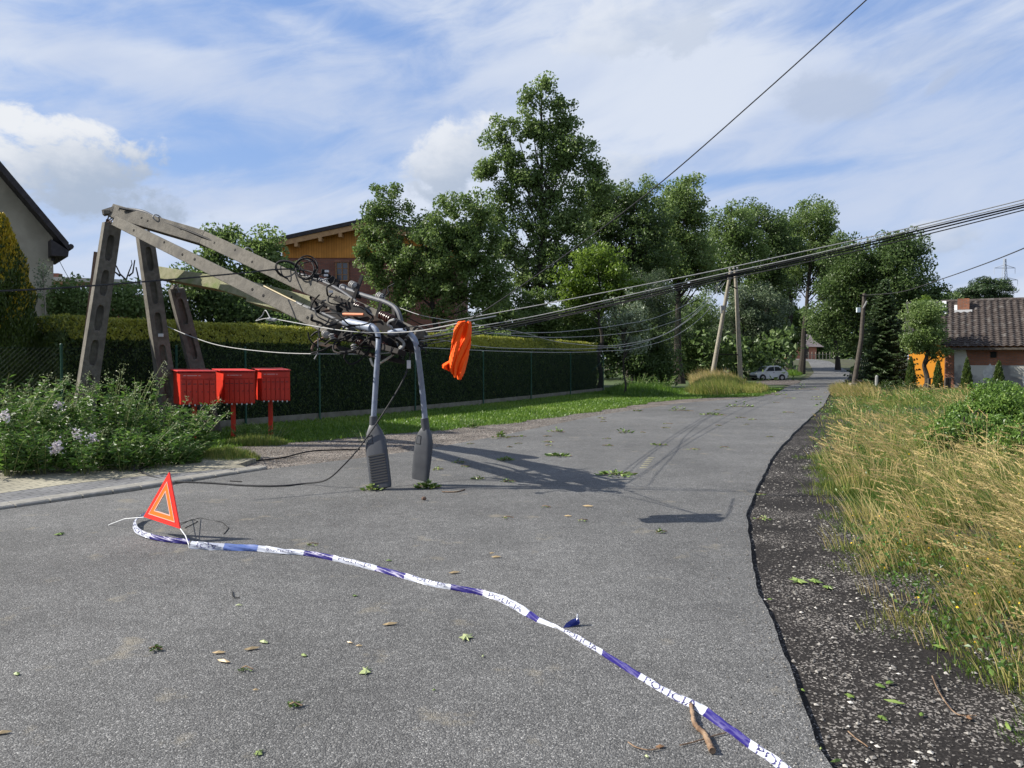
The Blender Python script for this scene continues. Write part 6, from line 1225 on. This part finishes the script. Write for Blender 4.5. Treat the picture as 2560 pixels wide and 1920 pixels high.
# ------------------------------------------------------------------ weeds and flowers at the left, sapling, garden plants
def weed(label, u, v, Y, h, spread, nst, leaf, lean=(0, 0), fl=0, buds=.4, m='weed', grp='flowering weeds at the foot of the concrete legs', nl=26, droop=.35):
    b0 = Vector(((u-1280)/F*Y, Y, .06 if u < 560 and Y < 10.9 else 0)); root = thing('flowering_weed', label, 'plant', b0, grp)
    mb = MB(); C = []; A = []; S = []; FC = []; BC = []
    for i in range(nst):
        th = random.uniform(0, 2*pi); r = spread*math.sqrt(random.random()); s = b0+Vector((cos(th), sin(th), 0))*r*.45; hh = h*random.uniform(.55, 1.08); tipv = s+Vector((cos(th)*r*.8+lean[0]*hh, sin(th)*r*.8+lean[1]*hh, hh))
        mid = s.lerp(tipv, .5)+Vector((0, 0, hh*.12)); pts = smooth_path([s, mid, tipv], 4); mb.tube(pts, [.006, .0055, .005, .005, .004, .004, .003, .003, .002], 4, cap=False)
        for k in range(nl):
            t = random.uniform(.12, .97); q = Vector(pts[min(8, int(t*8))]).lerp(Vector(pts[min(8, int(t*8)+1)]), t*8-int(t*8)); a = random.uniform(0, 2*pi); dv = Vector((cos(a), sin(a), random.uniform(-droop, .6))); ls = leaf*random.uniform(.5, 1.25)*(1.15-t*.6); C.append(q+dv*ls*.5); A.append(dv*1.6); S.append(ls)
        if random.random() < buds:
            for k in range(22): d = Vector((random.gauss(0, .03), random.gauss(0, .03), random.gauss(0, .035))); BC.append(tipv+d-Vector((0, 0, abs(random.gauss(0, .06)))))
    C = np.array(C); npmesh('leaves', clampg(leaf_quads(C, np.array(S), .34, A=np.array(A), rnd=.5, fold=.1)), 4, L_[m], np.clip(rng.normal(.42, .24, len(C)), 0, 1), root)
    mb.build('stems', L_['bud'] if False else M['stem'], root)
    if BC: BC = np.array(BC); npmesh('seed_heads', leaf_quads(BC, .020*rng.uniform(.6, 1.3, len(BC)), .8), 4, L_['bud'], np.clip(rng.normal(.5, .3, len(BC)), 0, 1), root)['kind'] = 'stuff'
    for k in range(fl):
        th = random.uniform(0, 2*pi); c = b0+Vector((cos(th)*spread*.8+lean[0]*h*.6, -abs(sin(th))*spread*.9, h*random.uniform(.15, .85))); q = np.array(c)+rng.normal(0, .034, (70, 3)); npmesh('flower_head', leaf_quads(q, .034, .9), 4, L_['flower'], rng.random(70), root)
    return root
M['stem'] = mat('green_stem', (.16, .20, .06), (.24, .26, .10), .6, 20)
ws = [(-20, 10.4, 1.30, .7, 22, 2, 'leafy weed with pale lilac flowers at the left picture edge'), (60, 10.9, 1.15, .6, 22, 1, 'weed clump left of the leftmost concrete leg, in front of the golden thuja'), (150, 11.4, 1.25, .65, 26, 0, 'weed clump in front of the foot of the leftmost concrete leg'),
      (250, 11.2, 1.10, .65, 26, 1, 'weed clump right of the leftmost leg with drooping pale flowers'), (330, 11.8, 1.30, .6, 30, 0, 'tallest pale-tipped weed between the two left legs'), (400, 11.8, .95, .6, 26, 0, 'weed clump hiding the foot of the middle leg'),
      (438, 11.6, .75, .5, 24, 0, 'weed clump in front of the leftmost red mailbox post'), (110, 10.2, .70, .6, 24, 1, 'low weed spilling onto the yellow pavers, second from the left'), (210, 10.2, .55, .55, 22, 2, 'low weed on the pavers with lilac blossoms touching the ground'), (310, 10.5, .6, .55, 24, 1, 'low weed on the yellow pavers behind the thin cable loop'),
      (400, 10.8, .55, .5, 22, 0, 'low weed at the paving edge below the middle leg'), (20, 9.95, .55, .5, 20, 1, 'low weed at the paving edge in the left corner'), (462, 11.2, .34, .35, 16, 0, 'smallest low weed at the right end of the weed bed')]
for i, (u, Y, h, sp, ns, fl, lab) in enumerate(ws):
    weed(lab, u, 0, Y, h, sp, ns+8, .15 if i < 7 else .12, (random.uniform(-.15, .25), -.1), fl, buds=.55 if i in (0, 1, 4, 5, 2) else .2, nl=34)
weed('thin stalk weed leaning up right between leftmost and middle legs', 290, 0, 11.9, 1.75, .35, 9, .07, (.25, 0), 0, 1.0, nl=12)
weed('small weed tuft by the foot of the middle mailbox post', 615, 0, 14.9, .38, .35, 18, .06, (0, 0), 0, 0, grp='small weeds under the mailboxes'); weed('small weed tuft by the foot of the rightmost mailbox post', 672, 0, 14.8, .35, .4, 20, .06, (0, 0), 0, 0, grp='small weeds under the mailboxes')
weed('broad-leaved weed at the verge edge behind the left hanging lamp', 915, 0, 14.6, .28, .35, 14, .08, (0, 0), 0, 0, grp='small weeds on the verge', nl=14); weed('small broad-leaved weed on the lawn right of the hanging lamps', 1180, 0, 17.5, .25, .3, 12, .09, (0, 0), 0, 0, grp='small weeds on the verge', nl=12)
weed('dark garden herb below the golden thuja', 40, 0, 13.2, 1.1, .8, 34, .09, (0, 0), 0, .2, m='mid', grp='garden plants behind the fence'); weed('garden bush between golden thuja and hedge end', 115, 0, 13.4, 1.0, .7, 34, .08, (0, 0), 0, .1, m='mid', grp='garden plants behind the fence')
weed('fern-like weed in the rough grass at the hedge end', 1590, 0, 36, .9, .8, 30, .16, (0, 0), 0, 0, grp='small weeds at the hedge end', nl=20); weed('pale fern-like weed left of the tall golden grass', 1655, 0, 38, .8, .7, 26, .16, (.2, 0), 0, 0, grp='small weeds at the hedge end', nl=20)
# slim sapling tied to a wire before the beige house
Yt = 15.6; b0 = Vector(((113-1280)/F*Yt, Yt, 0)); root = thing('sapling', 'slim young tree with few leaves in front of the beige house wall', 'tree', b0)
mb = MB(); st_ = smooth_path([b0, P(113, 900, Yt), P(114, 800, Yt), P(110, 720, Yt), P(106, 660, Yt)], 4); mb.tube(st_, .013, 6); mb.build('trunk', M['polewood'], root)
C = []; 
for (u, v, r, n) in ((106, 680, 15, 190), (100, 710, 12, 90), (116, 820, 12, 140), (112, 850, 8, 60)): 
    for _ in range(n): C.append(P(random.gauss(u, r*.6), random.gauss(v, r*.9), Yt+random.gauss(0, .1)))
npmesh('leaves', leaf_quads(np.array(C), .05, .5), 4, L_['grey'], rng.random(len(C))*.7+.3, root)
# bramble thicket at the right
def thicket(label, regs, n, leaf, m='bramble'):
    CS = []
    for (u, v, ru, rv, Y, dy, k) in regs: CS.append(crown_pts([(u, v, ru, rv)], Y, int(30*k*2), int(n*k), (.14, .34), 1.4, .8, .35)[2])
    C = np.concatenate(CS); C = C[C[:, 2] > gzv(C[:, 1])]; root = thing('bramble_thicket', label, 'bush', (C[:, 0].mean(), C[:, 1].mean(), gz(C[:, 1].mean())))
    cl = np.array([vn(C[:, 0]*2.3, C[:, 2]*3+C[:, 1]*1.7, 3.)])[0]; npmesh('leaves', leaf_quads(C, leaf*rng.uniform(.6, 1.3, len(C)), .6, A=np.tile([0, 0, -.3], (len(C), 1)), rnd=2), 4, L_[m], np.clip(.4+cl*.2+rng.normal(0, .2, len(C)), 0, 1), root)
    mb = MB()
    for i in range(14):
        e = Vector(C[rng.integers(len(C))]); g = Vector((e.x+random.uniform(-.5, .5), e.y+random.uniform(-.5, .5), gz(e.y))); mb = MB(); mb.tube(smooth_path([g, g.lerp(e, .6)+Vector((0, 0, .3)), e], 4), .008, 4); mb.build('cane', M['bark'], root)
    return root
thicket('green bramble thicket in the meadow reaching the right picture edge', [(2490, 1070, 110, 66, 14, 2.6, .4), (2410, 1110, 80, 50, 12.5, 1.8, .2), (2540, 1120, 80, 70, 12, 2.0, .2), (2570, 1050, 80, 85, 14, 2.5, .2)], 36000, .065)
thicket('leafy bramble arching up in front of the plastered barn wall', [(2480, 995, 55, 42, 24, 2.0, .6), (2520, 1015, 60, 38, 22, 2.0, .4)], 11000, .09)
thicket('low leafy scrub in the shade between dark juniper and thuja cones', [(2320, 1000, 90, 16, 33, 2.5, .6), (2200, 1005, 70, 14, 32, 1.5, .4)], 9000, .08, 'lawn')

# ------------------------------------------------------------------ debris on the road
def sprig(label, u, v, wpx, kind='sprig', n=26, m='debris', grp='storm-torn green sprigs on the asphalt', hk=.35, tm=.45):
    c = G(u, v, .036 if xl(G(u, v).y) < G(u, v).x < xr(G(u, v).y) else .01); L = wpx*c.y/F; C = []; A = []; S = []
    mb = MB(); a0 = random.uniform(-.4, .4); d = Vector((cos(a0), sin(a0), 0)); mb.tube([c-d*L*.3+Vector((0, 0, .01)), c+Vector((0, 0, .02)), c+d*L*.55+Vector((0, 0, .008))], .003*(1+c.y*.05), 4)
    for i in range(n):
        a = random.uniform(0, 2*pi); r = L*.5*random.random()**.7; q = c+Vector((cos(a)*r, sin(a)*r*(.8 if L < .6 else .4), .004+random.random()*L*hk*(1-r/(L*.55)))); dv = Vector((cos(a), sin(a), random.uniform(-.1, .8))); C.append(q); A.append(dv*2); S.append(min(.11, max(.035, L*.28))*random.uniform(.6, 1.2))
    C = np.array(C); V = leaf_quads(C, np.array(S), .42, A=np.array(A), rnd=.5, fold=.12); V[:, 2] = np.maximum(V[:, 2], c.z+.002)
    o = npmesh('leaves', V, 4, L_[m], np.clip(rng.normal(tm, .25, n), 0, 1)); root = thing('leaf_sprig', label, 'sprig', c, grp); o.parent = root; o.location = -c
    mb.build('twig', M['stick'], root); return root
SP = [(932, 1232, 58, 60, 'green sprig lying directly under the left hanging lamp'), (1068, 1226, 66, 80, 'bushy sprig with brown leaves under the right hanging lamp'), (1193, 1205, 36, 26, 'sprig lying right of the bushy one, nearest the pole shadow'), (1270, 1212, 36, 26, 'small sprig beside the dark pole shadow'),
      (1264, 1157, 42, 40, 'compact sprig on the road above the pole shadow'), (1395, 1145, 66, 44, 'flat dark branchlet on the road near mid-width'), (1540, 1194, 112, 46, 'longest torn branchlet lying at the middle of the road'), (1147, 1163, 34, 18, 'thin dark sprig between the two lamp shadows'), (1092, 1181, 32, 22, 'pale-leaved sprig beside the right lamp'), (1160, 1173, 26, 12, 'tiny sprig right of the right lamp'),
      (1650, 1342, 38, 20, 'dark wilted sprig near the slim shadow on the right side'), (1363, 1277, 26, 9, 'few yellowish leaves left of the slim shadow'), (1455, 1312, 28, 9, 'yellowish leaf cluster at the middle of the asphalt'), (1268, 1305, 30, 9, 'pale sprig before the wide pole shadow'), (780, 1374, 30, 14, 'yellow-green leaf cluster beyond the blue and white tape'),
      (385, 1643, 42, 18, 'dark dry sprig at the lower left'), (735, 1787, 40, 18, 'dark shrivelled sprig at the bottom left'), (615, 1693, 36, 10, 'small dark scrap at the lower left'), (1390, 1084, 44, 18, 'sprig far up the road before the verge'), (1560, 1086, 50, 18, 'dark sprig on the far part of the asphalt'), (1370, 1110, 30, 12, 'small sprig above the flat branchlet'), (1250, 1098, 50, 18, 'branchlet at the gravel edge'), (1645, 1118, 46, 14, 'low sprig on the far right half of the road'), (1780, 1040, 60, 24, 'flattened sprig on the far road'), (1700, 1030, 60, 24, 'leafy scrap close to the far verge'), (1850, 1020, 70, 30, 'leafy branchlet across the far road'), (1900, 1240, 30, 12, 'pale sprig at the asphalt edge by the shoulder, upper one'), (1905, 1302, 42, 16, 'pale sprig at the asphalt edge by the shoulder, lower one'), (2060, 1018, 60, 30, 'dark sprig where the road edge narrows'), (1930, 990, 80, 40, 'torn branch on the road in front of the tall grass'), (2010, 975, 70, 30, 'torn branch across the narrow road')]
for u, v, w_, n, lab in SP: sprig(lab, u, v, w_, n=n, tm=.12 if 'dark' in lab else (.8 if ('pale' in lab or 'yellow' in lab) else .42), hk=.08 if ('flat' in lab or 'longest' in lab or n < 15) else .3)
for i in range(60):
    u, v = random.uniform(1050, 2050), random.uniform(985, 1130); g = G(u, v)
    if not xl(g.y)+.2 < g.x < xr(g.y)-.2: continue
    sprig('small torn leaf scrap scattered on the far part of the asphalt', u, v, random.uniform(14, 34), n=7, grp='small leaf scraps on the far asphalt', tm=random.choice([.1, .4, .7]), hk=.1)
for i in range(6):
    c_ = G(1608+i*4, 1175-i*5, .0335); b = MB(); b.box(c_, (.10, .035, .003), Matrix.Rotation(.35, 3, 'Z')); tag(b.build('road_mark', M['mark'], origin=c_), 'short worn yellowish paint dash in the middle of the road', 'road marking', 'worn yellow paint dashes on the asphalt')
# single leaves
def leaf_shape(kind):
    if kind == 'maple': a = [(0, -.5), (.08, -.12), (.45, -.28), (.30, -.05), (.55, .16), (.26, .12), (.22, .30), (0, .55), (-.20, .26), (-.30, .12), (-.52, .20), (-.30, -.04), (-.42, -.30), (-.08, -.12)]
    elif kind == 'oval': a = [(0, -.5), (.2, -.25), (.27, .05), (.16, .35), (0, .5), (-.18, .32), (-.25, 0), (-.2, -.28)]
    else: a = [(-.5, -.05), (-.2, -.12), (.3, -.07), (.5, .02), (.2, .1), (-.25, .09)]
    return a
def leaf(label, u, v, wpx, kind, m, tint, name='leaf', grp=None, rot=None, lift=.02, yk=1):
    g0 = G(u, v); on = xl(g0.y) < g0.x < xr(g0.y); c = G(u, v, .037 if on else .014); s = wpx*c.y/F; r = random.uniform(0, 6) if rot is None else rot; mb = MB(); n = leaf_shape(kind); top = [Vector((c.x, c.y, c.z+s*.10+lift*.3))]
    for x, y in n: X, Y_ = x*cos(r)-y*sin(r), x*sin(r)+y*cos(r); top.append(Vector((c.x+X*s, c.y+Y_*s*yk, c.z+abs(x)*s*lift*6+.002*random.random())))
    k = len(n); low = [p-Vector((0, 0, .0012)) for p in top]; mb.add(top+low, [(0, i+1, (i+1)%k+1) for i in range(k)]+[(k+1, k+1+(i+1)%k+1, k+1+i+1) for i in range(k)]+[(i+1, k+2+i, k+2+(i+1)%k, (i+1)%k+1) for i in range(k)])
    o = mb.build(name, L_[m], None, origin=c); at = o.data.attributes.new('tint', 'FLOAT', 'FACE'); at.data.foreach_set('value', [min(1, max(0, tint+random.uniform(-.1, .1))) for _ in o.data.polygons]); return tag(o, label, 'leaf' if m != 'tan' else 'bark scrap', grp)
GL = 'fallen leaves'
leaf('pale upturned maple leaf near the centre of the asphalt', 1166, 1611, 36, 'maple', 'pale', .6, grp=GL, rot=.5, yk=1.6); leaf('yellow-green maple leaf left below the pale one', 915, 1697, 32, 'maple', 'pale', .2, grp=GL, rot=2.1, yk=1.7); leaf('tiny round pale leaf right of the maple leaves', 1208, 1658, 11, 'oval', 'pale', .4, grp=GL)
leaf('small green leaf just below the tape left of centre', 888, 1504, 14, 'oval', 'debris', .2, grp=GL); leaf('green leaf at the bottom edge, left half', 647, 1906, 24, 'maple', 'debris', .8, grp=GL, yk=1.5); leaf('leaf lying left of the warning triangle', 150, 1346, 24, 'maple', 'debris', .6, grp=GL, yk=1.4); leaf('curled leaf at lower left near dark sprig', 760, 1656, 22, 'oval', 'debris', .8, grp=GL); leaf('pale leaf fragment at the far lower left', 42, 1704, 30, 'oval', 'debris', .7, grp=GL, yk=.6); leaf('pale leaf blade just above the lower left tan scraps', 660, 1622, 34, 'oval', 'pale', .5, grp=GL, yk=.7)
leaf('small leaf fragment near the lower middle of the tape', 1085, 1880 if False else 1745, 10, 'oval', 'debris', .6, grp=GL); leaf('dark green scrap by the tape middle', 885, 1503, 10, 'oval', 'debris', .0, grp=GL); leaf('white-green leaf between tape and triangle', 598, 1528, 20, 'oval', 'pale', .9, grp=GL, yk=.5); leaf('small leaf beside the knotted tape tail', 972, 1414, 18, 'oval', 'debris', .4, grp=GL, yk=.6); leaf('yellow leaf at the bottom right by the stick', 1617, 1915, 14, 'oval', 'pale', .1, grp=GL)
GS = 'green leaves on the cinder shoulder'
for u, v, w_, k, tn, lab in [(1995, 1458, 44, 'maple', .7, 'striped pale leaf on the cinder shoulder, left of a pair'), (2037, 1458, 36, 'maple', .5, 'pale green lobed leaf in the middle of the shoulder trio'), (2070, 1474, 28, 'maple', .4, 'right leaf of the shoulder trio'), (2200, 1722, 32, 'oval', .1, 'dark green leaf on the shoulder, left of a pair'), (2224, 1714, 30, 'oval', .2, 'dark green leaf on the shoulder, right of a pair'), (2125, 1748, 22, 'maple', .5, 'small lobed leaf left of the dark green pair'), (2236, 1765, 52, 'spl', .8, 'long pale leaf strip below the dark green pair'), (2206, 1803, 26, 'maple', .2, 'small green leaf lowest on the shoulder'), (2304, 1794, 24, 'oval', .1, 'green oval leaf on the right part of the shoulder'), (2352, 1624, 34, 'maple', .4, 'bluish green leaf at the grass edge'), (2520, 1826, 56, 'spl', .6, 'long grey-green leaf near the lower right corner'), (2007, 1733, 16, 'oval', .4, 'leaf on the asphalt edge line'), (2090, 1913, 40, 'spl', .5, 'bright green leaf strip at the bottom by the asphalt edge'), (2052, 1895, 12, 'oval', 1, 'yellow chip at the asphalt edge near the bottom'), (1925, 1504, 14, 'oval', .3, 'little green leaf on the cinders close to the asphalt edge')]:
    leaf(lab, u, v, w_, k, 'debris', .25+tn*.6, grp=GS, yk=1.3 if k == 'maple' else .9)
GT = 'tan bark scraps on the asphalt'
for u, v, w_, lab in [(975, 1577, 38, 'long tan bark scrap at the centre left'), (548, 1650, 34, 'tan scrap, left of the lower left cluster'), (560, 1672, 40, 'broad tan scrap at the bottom of the lower left cluster'), (630, 1640, 38, 'tan scrap at the right of the lower left cluster'), (875, 1624, 18, 'small tan scrap, left of two'), (898, 1632, 18, 'small tan scrap, right of two'), (1240, 1405, 26, 'tan scrap above the middle of the tape'), (1230, 1395, 14, 'tiny tan scrap above the middle of the tape'), (1136, 1445, 30, 'tan scrap just above the tape'), (1470, 1275, 28, 'tan scrap on the upper asphalt'), (1420, 1300, 20, 'small tan scrap left of the slim shadow'), (8, 1855, 40, 'tan bark scrap at the bottom left corner'), (640, 1345 + 400, 16, 'lone tan crumb at the lower left')]:
    leaf(lab, u, v, w_, 'spl', 'tan', .5, 'bark_scrap', GT, rot=random.uniform(-.4, .4), yk=1.4)
leaf('curled reddish brown leaf right of the bottom stick', 1650, 1890, 28, 'oval', 'brownleaf', .3, grp=GL, yk=.8); leaf('brown leaf on the cinder shoulder near the lower right', 2422, 1803, 26, 'oval', 'brownleaf', .2, grp=GS, yk=.7)
c = G(1059, 1258, .05); mb = MB(); mb.lathe(c-Vector((.025, 0, 0)), c+Vector((.03, .01, 0)), [(0, .004), (.25, .02), (.6, .022), (.9, .012), (1, .004)], 10); tag(mb.build('nut', M['rebar'], None, True, origin=c), 'small reddish brown nut before the right hanging lamp', 'nut')
sp_ = [(1727, 1788, .02), (1731, 1810, .02), (1735, 1835, .022), (1745, 1850, .022), (1760, 1862, .02), (1768, 1878, .02), (1775, 1895, .02), (1781, 1908, .02)]
mb = MB(); mb.tube(smooth_path([G(u, v, .034+z*.7) for u, v, z in sp_], 5), [.0085+.0045*(i/35)+.0016*sin(i*1.7) for i in range(36)], 9); tag(mb.build('stick', M['stick'], None, True, origin=G(1750, 1850)), 'crooked brown stick lying under the police tape at the bottom', 'stick')
for i, (pp, lab) in enumerate([([(1570, 1880), (1590, 1893), (1620, 1900), (1650, 1896)], 'thin dry stalk left of the brown stick'), ([(1700, 1888), (1740, 1878), (1790, 1862), (1815, 1856)], 'thin straw crossing behind the brown stick'), ([(2120, 1840), (2140, 1858), (2160, 1872), (2170, 1880)], 'thin dry twig at the bottom of the shoulder'), ([(575, 1210), (605, 1212)], 'short black cable offcut on the asphalt near the kerb end'), ([(1105, 1238), (1140, 1238), (1162, 1232)], 'thin dark twig right of the bushy sprig'), ([(580, 1492), (584, 1508), (600, 1510)], 'small bent black twig left of centre'), ([(2330, 1700), (2350, 1745), (2390, 1795), (2440, 1800)], 'long bent straw on the right part of the shoulder')]):
    mb = MB(); pts = [G(u, v, .04 if u < 2050 else .02) for u, v in pp]; mb.tube(smooth_path(pts, 5), .0028 if i not in (3, 4) else .007, 5); tag(mb.build('twig', M['stick'] if i not in (3, 5) else M['dark'], None, origin=pts[0]), lab, 'twig', 'thin twigs on the ground')

# ------------------------------------------------------------------ remaining labels of setting and ground cover
LB = {'ground': 'flat soil ground reaching the horizon', 'road': 'grey chipped asphalt road', 'cinder_shoulder': 'dark cinder shoulder right of the road', 'lawn': 'green verge soil before the hedge', 'gravel_strip': 'brown gravel strip between lawn and asphalt', 'grey_paving': 'grey paver band beside the kerb', 'yellow_paving': 'yellowish paver driveway', 'kerb': 'pale concrete kerb with rounded end',
      'lawn_grass': 'short green grass before the hedge', 'meadow_grass': 'green and straw-coloured meadow grass', 'meadow_stalks': 'long straw stalks lying over in the meadow', 'grass_seed_heads': 'pale grass seed heads', 'meadow_herbs': 'low green herbs in the meadow', 'small_yellow_flowers': 'tiny yellow flowers in the meadow', 'loose_stones': 'loose pale stones on the cinder shoulder', 'gravel_stones': 'small stones of the gravel strip'}
for o in scene.objects:
    if o.parent is None and o.get('kind') and not o.get('label'):
        o['label'] = LB.get(o.name.split('.')[0], o.name.split('.')[0].replace('_', ' ')+' growing wild'); 
    if o.parent is None and o.get('kind') and not o.get('category'): o['category'] = 'ground' if o['kind'] == 'structure' else 'ground cover'
